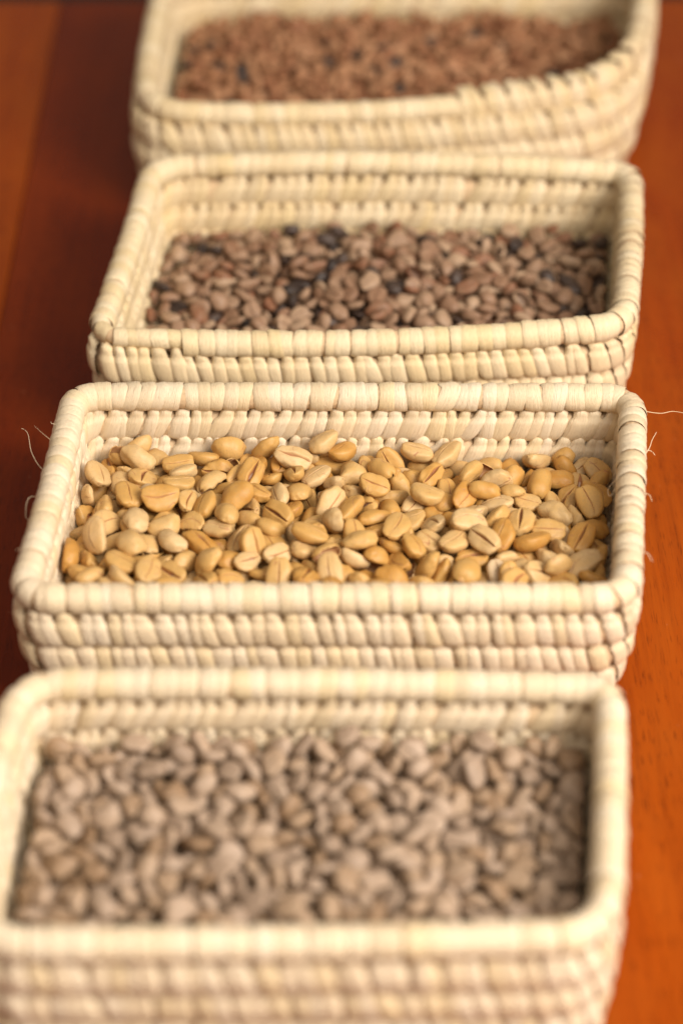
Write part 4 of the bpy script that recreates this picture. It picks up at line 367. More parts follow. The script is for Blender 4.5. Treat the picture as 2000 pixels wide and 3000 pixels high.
0,-384,388,270,52,52,-5,85,93,89,0,499,-53,250,-47,44,44,124,127,137,0,-618,328,265,4,12,-6,110,123,112,0,66,533,285,-42,-87,20,88,92,96,0,480,310,269,81,42,12,103,109,104,0,-528,-58,277,-32,37,46,103,108,106,
0,-118,255,266,19,25,-23,84,95,92,0,-384,-146,264,4,-40,-30,105,96,115,0,644,150,259,79,-53,21,102,115,103,0,136,461,264,-6,16,88,107,97,113,0,253,-31,280,-11,46,56,114,105,110,0,73,-110,263,-26,13,15,100,102,102,
0,101,-86,292,96,-10,-19,91,87,87,0,653,-96,285,-55,73,-30,91,92,95,0,178,-112,274,-11,-22,-24,85,91,93,0,210,517,256,-39,1,72,114,102,108,0,426,480,259,82,40,-21,93,103,98,0,-453,106,287,33,92,7,94,103,96,
0,-584,-33,267,2,14,-40,87,92,96,0,116,-5,292,-45,6,-87,117,117,104,4,-785,223,257,9,55,-57,97,105,101,0,-16,337,280,32,-86,-15,101,95,108,0,-599,22,284,67,-49,-51,93,85,84,4,-169,126,278,-7,-77,-22,105,103,88,
0,446,-196,294,-29,88,5,132,110,111,0,86,65,276,1,20,-75,109,110,98,0,762,-36,242,33,-58,36,102,116,104,0,865,134,235,-18,-45,54,113,101,103,0,422,102,277,-53,71,-43,100,116,108,0,106,-148,292,46,87,9,77,82,79,
0,-828,5,237,79,-13,-4,115,116,117,0,-642,286,295,24,91,-32,84,83,88,4,-869,235,230,-96,18,2,98,99,104,0,427,329,272,32,54,71,96,94,83,0,-470,-121,272,-97,17,-11,98,109,104,0,-188,405,265,-11,3,-77,106,123,100,
0,-470,175,275,-83,-53,-6,91,96,90,0,-784,390,262,56,-81,8,91,83,87,0,897,546,220,-1,6,98,119,121,112,0,171,248,277,42,51,-29,98,98,109,0,517,233,254,60,65,-1,114,121,110,0,-558,17,284,-69,-53,44,100,98,105,
0,849,504,240,39,82,33,118,115,111,0,-58,49,285,-13,6,-90,73,85,86,0,-374,428,286,94,21,-2,95,90,91,0,-427,214,266,-76,47,41,97,100,95,0,-705,75,267,-20,34,-27,95,101,91,0,54,313,256,-54,47,-17,100,102,105,
0,-463,331,258,34,34,85,100,99,107,0,243,-139,281,52,45,67,101,99,109,0,-697,344,256,-87,13,45,109,108,106,0,-322,-90,289,-71,68,4,105,112,99,0,568,381,250,33,-32,-63,100,103,101,0,579,-112,282,63,73,-20,101,97,94,
4,897,275,221,12,7,68,101,104,106,0,301,-160,269,-40,-24,-40,95,106,102,0,528,-179,299,-9,67,19,104,103,98,0,-409,296,255,13,16,-10,100,109,113,0,846,293,229,78,50,16,101,89,97,0,21,241,271,-20,-60,-65,98,104,112,
0,-637,121,265,-23,2,-58,98,100,85,0,425,553,280,-20,-95,-7,92,91,82,0,609,-74,244,-51,-27,-38,122,115,123,0,92,443,265,-54,-68,36,110,107,106,0,919,479,227,-8,23,48,101,106,110,0,266,-88,287,-32,-2,24,92,95,83,
0,177,14,277,-21,84,45,112,125,120,0,-758,426,240,-3,66,68,92,89,98,0,292,391,270,-18,-50,-69,100,105,101,0,660,281,257,94,-30,-9,99,101,86,0,-92,423,269,-58,-66,44,115,120,116,0,732,214,249,-11,-1,96,90,82,95,
0,-749,-75,254,67,-72,7,97,103,92,0,200,425,268,-91,34,15,103,98,111,0,597,462,262,-53,18,35,90,90,100,0,311,-110,269,-87,37,25,92,99,104,0,-525,454,259,-28,84,-28,86,105,108,0,91,351,266,-50,-79,-27,103,106,110,
0,835,115,249,46,-29,-41,97,89,94,0,54,379,266,54,-30,-78,101,101,98,0,-124,157,271,-45,-47,-3,91,89,82,0,815,570,236,-89,8,1,97,98,99,0,-885,362,236,-63,-71,28,106,102,122,4,-67,236,264,-50,-5,32,98,104,93,
0,814,232,232,68,69,-18,109,100,107,0,-672,23,262,-88,26,31,92,82,99,0,-399,184,262,30,51,-69,103,103,95,0,-744,381,236,60,-75,22,119,116,99,0,654,526,260,-28,-11,71,100,90,88,0,-758,-320,274,78,-46,-39,113,110,119,
0,-484,-277,275,-26,-24,92,98,87,79,0,-275,-216,266,9,-26,-31,127,117,117,0,-893,295,231,70,58,36,89,90,97,0,-458,-50,263,81,52,-3,105,108,101,0,387,-74,263,76,53,30,96,113,96,0,115,527,250,-11,19,-42,111,100,108,
0,-156,258,259,44,-64,-35,100,107,106,0,535,337,240,63,-31,33,105,104,105,0,-127,-183,276,-18,19,-49,76,93,81,0,677,396,253,-5,-30,-42,100,97,103,0,117,307,277,-33,45,82,111,101,100,
0,-822,477,234,46,-68,-42,103,102,104,0,537,285,239,-43,-34,-25,110,111,108,0,372,93,268,56,-60,-1,108,123,121,0,-295,515,267,-40,82,-25,86,92,86,0,-248,-167,268,-16,58,-12,107,111,103,
0,-184,305,286,-60,76,14,88,95,81,0,-34,18,276,59,-66,43,114,110,116,0,-535,503,270,-36,14,18,111,103,87,0,493,-124,283,15,92,4,100,97,100,0,724,359,271,0,-92,29,97,90,104,0,710,311,254,-45,-88,4,93,100,95,
0,-404,65,268,-41,64,16,89,102,106,4,-92,16,282,-55,-79,24,90,96,103,0,-700,397,245,-18,51,37,117,105,102,0,235,259,268,-4,-96,-21,103,100,103,0,408,-15,267,34,83,-14,86,91,100,0,824,68,219,-6,-1,-16,111,105,109,
0,483,539,263,-82,53,-1,88,84,80,0,140,113,275,29,-3,95,120,129,113,0,-153,-80,267,69,45,1,88,85,82,0,-232,509,246,-16,-86,-30,114,117,116,0,-512,197,264,-42,-49,30,97,95,84,0,-797,455,253,-86,-25,43,89,89,82,
0,304,129,258,-17,9,94,108,117,113,0,-64,92,273,-21,-58,-36,103,102,94,0,372,382,253,-15,-27,82,88,86,79,0,125,-133,268,25,85,28,100,99,98,0,-878,-100,229,43,-81,-23,87,84,91,0,281,364,264,68,-31,23,92,89,90,
4,-415,8,266,22,-24,-72,113,102,113,0,343,-52,264,69,65,-28,91,92,111,0,-589,-190,255,70,31,58,105,104,106,0,856,2,231,-66,43,-37,97,92,103,0,-304,-254,279,39,-67,5,96,97,96,0,-118,521,252,-10,-2,9,97,105,111,
0,565,565,235,51,-13,54,98,93,96,0,-520,265,270,78,-43,-11,102,98,95,0,-677,127,256,-66,-72,16,102,94,99,0,270,166,287,-16,10,-53,94,100,99,0,-781,257,258,-81,-22,13,109,94,103,0,716,147,249,-1,11,20,78,77,66,
0,384,227,268,-52,-69,40,95,97,106,0,208,151,299,-69,65,10,81,94,92,0,-677,-138,253,-18,-65,60,102,92,94,0,-867,-278,239,-5,75,39,101,110,117,0,-200,2,291,-39,-10,2,102,102,110,0,536,431,240,28,10,26,101,108,106,
0,-492,404,253,-10,-4,70,100,92,93,0,809,-27,232,23,49,-70,87,92,75,0,-351,319,241,-76,49,39,119,106,114,0,-103,113,264,-44,24,74,110,88,107,0,574,506,251,-47,-83,22,88,97,93,0,-266,-32,285,-1,-56,-24,99,105,100,
4,891,428,218,3,6,63,101,96,102,0,-371,263,254,20,44,9,106,115,90,0,510,571,241,66,-13,12,86,98,97,0,-464,462,270,-44,-87,7,103,100,103,0,-262,457,268,-45,84,25,122,106,115,0,92,-40,268,13,-3,96,110,103,107,
0,707,519,233,59,77,19,104,105,113,0,866,207,220,6,3,73,104,98,112,0,394,316,257,28,-42,-67,90,83,89,0,754,566,233,-52,-11,42,99,102,99,0,454,64,262,-18,91,-9,106,98,105,0,445,-24,236,-30,41,81,106,103,84,
0,437,197,259,53,83,5,97,93,98,0,-605,-112,254,9,-2,-34,84,84,93,4,774,521,221,-2,-4,48,118,124,118,0,-77,165,271,53,27,9,104,97,111,0,-33,478,271,-60,13,77,104,107,107,0,-474,234,265,75,41,-43,95,89,86,
0,-804,403,231,-77,-61,11,103,97,106,0,-352,468,256,6,-58,-80,97,90,103,0,612,211,275,69,67,-16,82,96,92,0,834,380,230,-81,45,-20,98,95,99,0,-734,134,260,62,73,-25,96,95,97,0,484,248,249,-47,-28,31,104,117,116,
0,-75,485,267,18,-59,-64,109,98,98,0,227,-57,265,-12,80,-56,95,102,94,4,432,288,271,89,-10,-28,87,89,93,0,881,65,238,-80,-44,37,98,100,93,0,417,242,275,-56,71,28,79,77,76,0,407,541,249,-88,44,12,113,113,113,
0,684,-93,262,4,81,-14,88,89,95,0,-729,-123,234,-23,-39,-79,106,97,102,0,486,425,260,-44,75,-10,100,87,87,0,-442,254,266,-31,56,69,84,89,88,0,-50,291,262,92,-21,25,105,105,107,0,-291,165,259,64,74,-6,116,115,106,
0,27,92,281,79,52,30,96,102,96,0,-402,344,258,-95,3,20,93,90,92,0,-276,-287,287,-26,63,-37,98,105,105,0,517,530,236,80,-37,34,98,101,97,0,-728,-280,237,26,-27,74,116,125,121,0,688,180,231,-47,76,-38,102,97,90,
0,661,206,248,46,-10,52,91,102,97,0,-438,-252,288,-67,-72,6,102,91,94,0,753,225,230,-65,74,-5,112,114,103,0,80,-168,266,95,8,0,94,87,96,0,-818,205,233,-56,-74,-9,84,94,82,0,-234,317,283,68,72,-7,88,94,99,
0,-810,-143,242,-52,-69,22,85,94,87,0,67,127,267,-14,-41,-8,89,101,102,0,-342,409,266,-79,46,-35,95,83,100,0,781,410,246,-12,-96,-1,103,93,99,0,148,-67,271,-28,91,-27,91,85,85,0,-167,-141,264,92,18,32,113,116,116,
0,-414,468,267,-18,-19,-65,104,99,103,0,24,153,264,45,-80,-34,108,113,117,0,-429,-186,260,48,51,47,110,102,111,0,89,3,267,-77,46,28,88,104,85,0,-30,-135,267,24,-1,-1,93,95,85,0,-585,269,271,95,23,-17,102,108,121,
0,194,-213,283,-25,-18,67,85,89,94,0,650,454,250,-79,-33,-48,100,111,94,0,159,509,259,75,44,34,92,89,76,0,-575,-247,251,41,-39,5,102,99,115,0,-860,63,230,-20,90,-34,93,90,101,0,-672,-103,242,-1,92,5,105,102,104,
0,129,-200,267,57,-44,-60,97,103,108,0,-529,-104,271,-26,50,-78,98,108,103,0,-620,475,244,3,-92,9,122,113,135,0,6,456,255,14,-71,-67,104,114,111,0,-378,207,263,-55,60,36,91,94,91,0,-135,199,257,75,7,-53,88,85,85,
4,-664,-254,256,-20,-92,31,103,99,105,0,555,198,256,79,-43,39,101,101,102,0,491,475,249,-93,25,-12,121,105,122,0,-289,-143,288,11,-92,15,105,98,97,0,842,443,229,-73,59,-23,96,100,88,
4,-230,359,283,-33,-23,-86,91,94,94,0,65,491,246,-16,30,-90,88,87,95,0,-833,-83,227,-17,-77,59,78,79,85,0,-187,-280,301,82,53,-10,90,92,93,0,664,492,240,-36,86,5,104,104,100,0,-180,88,266,70,2,11,86,91,96,
0,43,533,236,-76,-7,-37,97,90,90,0,-336,-231,260,-90,-17,32,91,95,92,0,-555,231,258,45,-87,17,87,103,90,0,-810,339,219,-2,6,98,109,104,109,0,-535,368,233,39,-69,-54,108,100,110,0,693,363,232,-19,96,12,109,106,112,
4,-307,276,262,71,63,-21,93,97,78,0,-782,-195,235,41,-36,-16,99,98,108,0,-223,146,268,-32,-90,22,121,105,101,0,559,-54,252,38,-25,-46,88,87,89,0,452,-60,240,1,-85,35,98,92,106,0,-268,243,268,77,13,60,99,112,102,
0,193,206,283,-16,86,-46,121,112,108,0,-603,-276,257,27,56,-75,81,89,75,0,-557,-307,267,-29,36,27,107,104,102,0,810,163,233,3,-98,-11,105,109,112,0,-664,-196,237,-79,44,-40,93,88,97,
0,136,209,253,26,-25,86,104,104,90,0,43,-201,263,-22,-38,84,105,106,116,0,791,279,227,25,-88,-34,82,77,91,4,-724,249,232,31,-2,70,123,105,117,0,-73,-169,291,-10,97,18,94,104,111,0,64,246,238,-56,-77,-26,105,117,109,
0,21,-249,291,-76,-45,34,84,94,82,0,-708,-58,230,-50,85,-7,107,106,103,0,-740,0,253,3,-45,85,91,94,81,0,55,-306,300,32,17,82,127,114,113,0,159,-109,236,51,76,-20,102,93,94,0,392,447,230,-36,-5,-71,103,94,86,
0,-354,80,260,25,93,-4,95,98,111,0,755,-103,261,24,-93,-22,105,93,93,0,-222,-34,266,-36,0,29,109,115,109,0,-79,49,254,-83,5,4,98,91,103,0,-859,-180,227,31,-3,-1,118,110,103,0,436,25,237,19,-78,56,99,107,94,
0,-345,511,238,-85,-15,-47,98,98,96,0,-104,-34,259,-10,-21,-92,115,112,104,0,279,513,259,-28,12,-16,115,122,112,0,733,420,237,-35,-60,56,97,111,98,0,629,230,241,-59,63,10,102,104,102,
0,-180,535,252,24,-69,64,90,92,96,0,374,154,255,-79,-15,4,91,95,97,0,-785,25,246,-29,65,-24,79,79,94,0,-151,-247,272,93,3,30,109,121,108,0,603,374,229,48,-86,-11,103,108,99,0,-415,139,273,-93,30,15,90,79,90,
0,572,11,251,-6,-1,1,110,114,113,0,-63,428,276,-44,-20,-86,101,115,104,0,243,397,241,37,29,45,86,93,112,0,444,-147,256,34,-11,90,106,105,113,0,-322,225,262,68,72,6,80,90,87,0,272,29,267,-96,-9,1,99,102,95,
0,-473,31,280,-91,-34,-14,89,93,97,0,-759,-162,234,-36,-48,68,109,103,92,4,-528,-165,250,4,2,6,90,92,91,0,822,495,245,49,-6,-75,103,96,95,0,-61,-256,281,-82,-41,19,103,116,104,0,19,-19,265,-60,78,-7,114,120,111,
0,-256,362,256,9,-24,87,78,71,82,0,372,23,255,-62,76,-10,100,111,101,0,335,526,226,-24,-15,49,95,109,108,0,323,12,236,-56,-44,-69,95,91,80,0,348,-208,279,-51,-75,13,98,100,94,0,235,75,234,-38,-22,77,114,106,102,
0,-712,-164,220,2,6,97,104,104,114,0,-181,493,236,-29,41,58,92,96,90,0,734,66,261,91,-37,-7,97,92,98,0,-251,138,235,12,-98,-6,115,100,121,4,250,-98,246,17,-10,19,111,96,111,0,198,365,239,-68,54,16,108,107,102,
0,-601,284,220,5,3,64,120,108,111,4,-778,-31,230,-39,-18,2,88,102,88,0,-431,522,248,25,68,-60,89,86,93,0,-488,284,240,30,-17,-24,94,95,97,0,48,208,234,-4,-57,65,99,90,119,0,581,76,257,26,19,70,92,102,99,
0,-602,53,260,-59,-63,-37,105,99,107,0,-260,-89,257,-7,7,-52,119,131,103,0,778,357,256,31,-91,2,92,82,80,0,-684,284,249,-55,-4,-42,109,104,119,0,296,215,280,-30,81,49,99,97,107,0,-333,-150,254,-12,11,85,122,115,115,
4,-846,-133,218,-5,4,-87,92,85,96,0,-638,-311,270,-80,-37,42,86,91,89,0,247,483,262,43,88,-14,98,98,92,0,-688,187,232,26,94,6,103,112,105,0,-872,429,228,94,28,5,102,114,94,0,-694,239,260,15,27,-18,98,88,97,
0,-297,399,241,9,51,9,108,104,105,0,-772,137,227,10,27,-46,94,91,97,0,386,-203,270,37,50,73,106,107,111,0,-665,370,242,3,74,-2,100,102,90,0,-213,264,261,-91,-37,8,99,105,95,4,897,149,228,54,-58,-39,83,80,84,
0,-205,-240,269,-92,-13,2,84,82,88,0,319,66,257,-38,8,-9,103,93,104,4,812,-112,265,61,78,3,110,111,97,0,-345,216,218,-6,-2,59,108,96,101,0,510,183,230,74,-65,-2,101,105,103,4,-114,-55,229,-17,-34,-66,87,84,99,
0,93,217,258,-75,-51,13,102,95,87,0,108,176,243,72,29,-31,93,90,86,0,414,381,241,-33,-50,70,93,92,108,4,-464,0,229,9,34,-85,100,98,102,0,25,-127,247,24,87,-36,116,109,98,0,-683,-297,264,80,38,-18,90,82,97,
0,-95,-222,270,-48,86,-1,95,94,101,0,-801,88,231,61,-77,-11,89,98,107,0,-100,356,257,33,84,26,99,105,108,0,446,450,237,59,-65,32,97,106,116,4,-192,-57,241,61,6,23,118,115,122,0,-652,78,259,72,-55,38,100,98,95,
0,-89,-105,260,-18,15,69,99,105,107,0,351,234,243,81,38,-42,107,105,96,0,-373,138,228,-29,1,-41,111,112,109,0,-204,204,267,85,-34,5,107,109,101,0,775,105,235,-26,85,-40,106,106,116,
0,-630,189,233,11,96,-1,100,94,89,0,-662,250,218,-3,3,-93,102,94,95,0,187,-66,240,67,61,-37,95,100,103,0,-837,-45,229,17,96,9,93,85,94,0,-525,53,253,17,1,96,96,97,107,0,599,442,230,-94,-31,4,98,100,101,
0,-28,527,236,61,3,66,94,98,87,0,425,-116,239,-73,-58,-30,108,104,114,0,212,70,284,72,-52,-7,92,101,97,0,-48,339,239,-37,54,-2,106,91,78,0,926,420,227,51,46,43,84,75,75,0,-438,-139,234,-61,-64,-44,92,95,89,
4,-562,426,220,2,-6,-70,102,114,113,0,-732,337,216,-4,-2,-13,89,78,78,0,461,348,233,-25,37,5,98,99,95,0,362,290,233,97,-5,2,108,101,104,0,-292,-4,258,-64,-61,29,96,87,92,0,131,471,220,2,2,-20,117,117,111,
0,193,327,253,-6,10,-50,91,89,88,0,-374,-95,231,-21,32,-6,99,100,91,0,-458,-179,237,-13,-57,31,101,100,103,0,-584,-6,237,18,-4,-9,115,103,98,0,-103,202,260,-32,-42,71,75,74,68,0,-189,327,257,63,75,13,109,123,104,
0,799,12,228,98,3,-2,106,105,95,0,376,505,216,-4,-3,26,94,102,81,0,-570,157,259,-20,25,-52,97,97,99,0,-481,373,233,-68,71,-3,112,106,113,0,814,324,235,-40,-74,-42,89,101,108,0,-290,487,230,-38,-91,12,108,99,104,
0,146,167,255,26,47,-25,94,93,94,0,2,-91,268,-89,-41,8,100,99,96,0,630,79,238,10,57,-55,103,95,101,0,138,411,237,44,34,81,105,98,118,0,-590,146,237,-86,-11,23,98,96,96,0,211,-19,234,39,6,-87,101,106,115,
4,-659,437,218,2,5,82,100,103,95,0,15,298,246,23,21,91,101,103,103,0,477,-96,254,-66,64,34,91,91,85,4,819,-69,233,-69,-15,7,99,96,101,0,-264,286,246,-32,89,11,100,94,108,0,363,-108,259,10,-42,32,86,95,81,
4,-649,-24,219,-2,-6,-99,101,105,108,0,95,528,217,-3,1,46,99,95,93,0,-827,-305,241,18,53,5,84,93,73,4,-323,444,229,1,44,-88,99,99,97,0,-484,184,236,-75,-57,-28,104,109,110,0,449,151,235,-7,-89,42,107,113,103,
0,-390,-233,284,64,72,-19,105,94,93,4,-606,375,235,-42,-89,13,126,114,126,0,-812,160,218,6,3,17,88,88,94,0,-518,-5,250,91,15,-35,97,84,95,0,45,426,248,17,45,85,92,86,89,0,683,421,225,66,74,4,94,99,81,
0,283,316,233,29,-13,92,118,105,105,0,-433,413,241,-63,7,55,113,103,111,4,448,405,228,-3,96,-25,90,92,85,0,456,202,217,2,-2,51,83,96,91,0,-560,-219,230,-72,58,-30,90,92,94,0,278,-58,251,1,91,25,73,81,76,
0,-485,506,239,17,-94,25,107,108,116,0,-296,214,230,59,68,40,93,84,80,0,333,300,263,93,31,12,93,90,100,0,656,554,218,4,-4,-89,112,105,100,0,-703,-232,232,53,-83,-4,108,97,112,0,-356,-26,259,2,-16,87,91,94,88,
4,-403,-54,262,54,-83,-4,92,81,85,0,-695,6,235,-42,-82,1,92,89,90,0,-238,231,232,-49,86,-5,125,127,108,0,-724,455,228,-88,45,-1,102,101,91,0,771,454,228,-4,-98,-10,119,107,95,0,467,550,233,80,-44,-26,94,86,94,
0,-330,33,265,-10,-65,-66,96,91,89,0,63,66,248,-93,26,-2,109,106,114,0,470,295,226,-83,-53,2,85,85,85,0,387,-50,229,5,98,11,91,98,100,0,-423,-46,231,-12,98,-3,103,102,106,0,-746,35,227,45,88,7,100,96,89,
0,633,-4,218,-4,5,-93,102,101,100,0,-19,-196,283,95,23,-14,97,92,98,0,-141,456,263,-69,-69,3,99,106,96,0,-135,6,232,-41,-84,28,104,99,106,0,-318,157,217,4,5,94,93,91,87,0,-417,370,234,-89,-24,14,108,109,117,
0,335,467,228,40,1,25,93,94,90,0,535,69,238,86,19,43,106,103,96,0,533,132,267,75,-64,2,128,113,120,0,209,-128,255,29,-42,-43,89,93,91,0,438,505,215,1,0,-95,83,90,76,0,672,64,236,87,11,45,94,95,104,
0,56,-73,228,84,-49,8,84,99,88,0,-486,-224,257,-92,-31,21,79,79,85,0,407,65,222,-5,21,-92,99,108,92,0,397,122,219,-1,3,-41,95,104,102,0,-29,88,261,51,9,52,101,93,109,0,572,249,232,32,93,8,100,114,110,
0,330,425,243,-48,-70,-11,83,86,69,0,-458,72,254,-92,-37,3,114,104,117,0,-142,-206,248,-67,-68,-23,88,98,95,0,-112,281,233,35,1,60,116,106,115,0,-516,242,223,-19,-7,89,96,92,96,0,652,121,218,-2,-6,99,95,104,101,
0,141,297,236,-8,70,68,96,104,99,0,-147,437,227,61,-78,-3,90,92,88,0,-142,375,218,4,-5,-96,93,92,96,0,111,-92,233,-73,-22,-40,85,89,88,0,-76,392,232,94,-30,0,112,101,111,0,-314,105,237,-36,77,49,99,96,111,
0,-493,33,227,-98,11,2,89,97,90,0,-676,52,232,-96,23,0,112,90,111,0,-322,-79,244,15,4,39,104,110,92,0,-163,-3,259,-12,-14,93,91,99,87,0,-555,-82,250,5,13,28,96,100,94,0,238,540,229,-84,41,-5,93,91,87,
0,-422,471,230,-98,11,4,99,98,103,0,744,168,224,34,-4,-21,93,88,81,0,-808,258,216,-3,-5,65,89,88,85,0,-123,490,230,-89,42,-12,105,103,100,0,612,193,243,26,-87,13,96,93,93,0,292,-19,238,-29,89,0,107,107,114,
0,-567,-135,237,96,23,4,121,113,132,0,692,255,233,87,28,16,113,102,116,0,-132,81,245,-3,-15,-48,90,84,83,0,658,-45,238,53,22,72,93,113,109,0,612,499,233,-2,90,9,91,91,87,0,-386,430,235,-16,41,-32,108,101,108,
0,297,258,275,-79,47,27,101,106,96,0,-227,-24,230,-84,52,-4,96,100,99,0,-39,-36,259,73,-42,-28,103,97,99,0,-506,334,233,41,21,-86,90,92,98,0,-511,-198,231,-40,-90,-2,102,101,103,0,-349,-324,285,-67,-54,-3,83,80,76,
0,163,537,217,2,5,-98,97,95,91,0,180,469,236,8,58,-12,88,87,88,0,-388,-164,225,-26,12,65,90,98,83,0,-153,314,229,93,32,7,97,110,97,0,-535,159,229,-92,33,6,83,94,95,0,-297,341,235,-29,91,-19,108,99,107,
0,-755,290,219,1,-6,96,102,110,103,4,761,364,228,34,-92,-9,95,92,93,0,-709,125,218,-4,-4,81,104,107,98,0,-217,69,247,75,22,-39,101,95,100,0,-99,-147,251,99,0,3,120,108,98,0,419,322,232,80,56,-2,98,108,110,
0,-154,-98,232,-26,95,-5,113,114,111,0,-182,-198,272,-4,91,24,97,98,95,0,546,482,229,58,80,0,111,98,98,0,226,150,260,-90,22,-7,116,125,115,0,-820,-245,219,4,-1,-63,117,116,106,0,-591,103,247,-7,-21,0,96,92,86,
0,727,39,230,-49,-85,12,101,103,106,0,465,93,236,-64,62,25,99,104,103,0,-624,-106,229,-64,74,-7,99,99,98,0,191,187,228,17,-23,54,103,101,92,0,356,-334,291,-74,-50,41,102,107,95,0,377,-256,305,-23,95,-9,95,102,100,
0,361,-477,299,-89,39,-6,106,109,103,0,307,-485,298,-37,-86,30,95,104,96,0,336,-381,275,-52,31,-28,92,85,93,0,322,-306,266,74,-53,-22,87,86,91,0,320,-267,285,36,19,90,108,110,111,0,280,-306,296,-86,48,-1,104,97,94,
0,354,-463,255,10,94,10,107,110,103,0,395,-369,259,87,20,-38,91,91,83,0,378,-296,278,-96,3,-2,78,83,78,4,311,-352,241,-59,43,37,100,91,98,0,318,-203,261,12,-92,-10,101,104,86,0,211,-516,252,-22,-68,-62,90,94,86,
0,182,-323,307,-87,-40,-18,109,120,105,0,206,-276,276,95,0,11,127,115,136,0,222,-212,259,1,-16,-54,111,99,96,0,108,-515,262,45,-76,40,92,89,88,0,127,-406,257,35,69,59,102,106,103,0,145,-320,261,-44,82,-21,99,82,90,
0,103,-440,260,-54,57,41,120,112,109,0,94,-351,254,-70,66,17,114,109,116,0,26,-428,253,69,-60,-37,91,104,109,0,-46,-187,256,-71,-69,2,81,88,80,4,560,-166,257,-19,-18,73,91,100,95,0,488,-447,266,-46,12,-11,98,100,102,
0,547,-397,262,-84,-48,21,103,112,95,0,595,-285,255,-52,13,77,93,97,89,0,549,-240,277,68,68,22,112,100,103,0,416,-468,261,28,1,-76,97,100,98,0,439,-365,267,-46,73,-8,108,105,99,4,465,-303,260,0,-23,-30,111,106,114,
0,490,-202,276,-87,32,-26,124,123,106,0,-75,214,242,26,84,-29,122,102,113,0,-103,-507,295,43,59,16,107,101,100,0,-103,-280,262,16,-95,-9,90,90,88,0,-136,-410,262,70,-68,9,103,101,97,
0,-180,-377,268,-16,-5,-95,106,98,112,0,-200,-291,270,63,76,0,103,99,88,0,-117,22,256,92,-13,-32,82,81,83,0,-253,14,249,23,-54,9,100,91,103,0,-176,39,257,18,-75,-60,97,96,97,0,-206,-432,244,-86,12,40,107,100,106,
0,-277,-358,259,-17,63,-74,90,91,99,0,-390,-350,270,-67,56,-7,91,90,90,0,-379,4,249,-52,79,30,101,101,103,0,-440,140,245,-86,-44,20,101,111,108,0,-342,-513,261,-88,26,-29,120,120,119,
0,-430,-454,268,97,14,13,110,114,97,0,-405,-387,291,-5,-95,29,109,101,116,0,684,-216,254,45,86,1,105,97,97,0,689,-128,243,27,84,-27,97,100,116,0,685,-283,269,-67,69,22,107,90,99,0,-512,-567,260,13,-83,-11,84,83,80,
0,-461,-366,261,90,-9,-6,98,112,100,0,-488,-315,244,59,25,-35,124,112,121,0,-615,-366,262,-16,84,48,102,95,104,0,-551,-349,244,20,36,81,101,90,109,4,-586,-593,259,73,56,-33,99,107,112,
0,-644,-474,259,77,-42,-1,129,114,124,0,-831,-474,248,17,-26,-59,95,98,101,0,-771,-622,243,-70,-61,-28,110,120,108,0,-865,-417,248,23,6,-80,104,107,101,0,-568,-469,263,32,-92,11,96,97,87,
0,-641,-580,269,16,-19,-73,116,129,116,0,-611,-438,279,-53,75,27,112,110,112,0,-710,-389,247,18,11,51,88,91,94,0,-798,-565,273,99,2,6,106,111,96,0,671,-434,256,-62,-71,20,97,93,98,0,585,-437,263,75,59,0,113,107,109,
0,637,-248,252,3,-7,76,95,106,102,0,589,-201,251,-51,80,-28,111,110,126,0,422,-416,262,3,89,11,102,94,111,0,500,-352,260,72,-67,-12,80,78,83,0,512,-293,244,-34,-88,3,96,90,93,0,501,-163,256,-92,29,-11,87,87,94,
0,528,-104,262,65,73,-3,112,99,103,0,272,-187,259,-13,-94,22,81,87,85,0,254,209,253,39,-90,-7,92,91,85,0,272,-496,267,-12,97,16,95,99,100,0,-380,-450,271,51,65,31,96,93,96,0,-438,-330,278,-4,-92,16,102,98,115,
0,-480,-599,267,-48,20,15,93,96,96,0,-495,-441,250,-93,-33,-2,104,105,106,0,-516,-394,279,33,-83,24,108,116,130,0,197,-333,251,6,-32,-5,109,104,108,0,175,63,249,-7,-12,-96,98,95,88,
0,113,122,258,43,-85,3,116,107,116,0,154,-507,262,-21,47,-72,88,87,87,0,-146,-307,265,-13,-90,0,90,95,90,0,-188,-553,270,-36,-31,-87,99,100,95,0,-122,-430,287,14,11,5,99,90,97,0,-184,-435,256,38,5,75,91,79,85,
0,-247,-400,298,97,-5,-11,118,126,127,0,-354,-401,278,24,88,15,99,102,97,0,-304,-337,279,-30,6,25,84,99,100,0,-19,-528,264,-53,81,8,90,96,95,0,-22,-388,264,4,-97,-5,111,126,111,0,-13,-235,246,-8,71,66,111,110,107,
0,-87,-386,248,3,12,98,89,85,81,4,46,-444,266,42,10,87,90,85,90,0,74,-380,276,-68,23,-25,83,82,84,0,27,-367,274,92,1,-30,104,96,103,0,-9,-282,276,90,37,-19,107,110,115,0,-16,-475,269,19,-89,-23,93,84,81,
0,-121,-477,289,-43,-43,-30,92,88,87,0,-112,-370,284,99,-2,6,102,93,92,0,-86,-317,272,23,-20,47,113,118,111,0,-145,-517,272,-14,-96,-14,111,105,115,0,-274,-398,250,-17,-87,43,104,102,104,
0,-243,-267,253,42,-36,-54,91,87,95,0,-330,-292,267,-1,-98,-6,93,93,96,0,207,109,264,-88,-15,-26,93,83,92,0,319,-443,261,25,-11,-85,108,98,96,0,184,-472,266,-57,29,-62,98,86,83,0,201,-372,277,28,-40,79,109,110,104,
0,123,-470,265,83,-18,37,100,86,102,0,150,-362,262,34,47,-33,91,87,92,0,140,-258,271,54,53,-53,96,95,93,0,-464,-515,260,-76,62,16,99,100,100,0,-398,-290,256,-4,-20,20,102,113,120,0,-462,-272,253,-58,-78,-12,98,109,108,
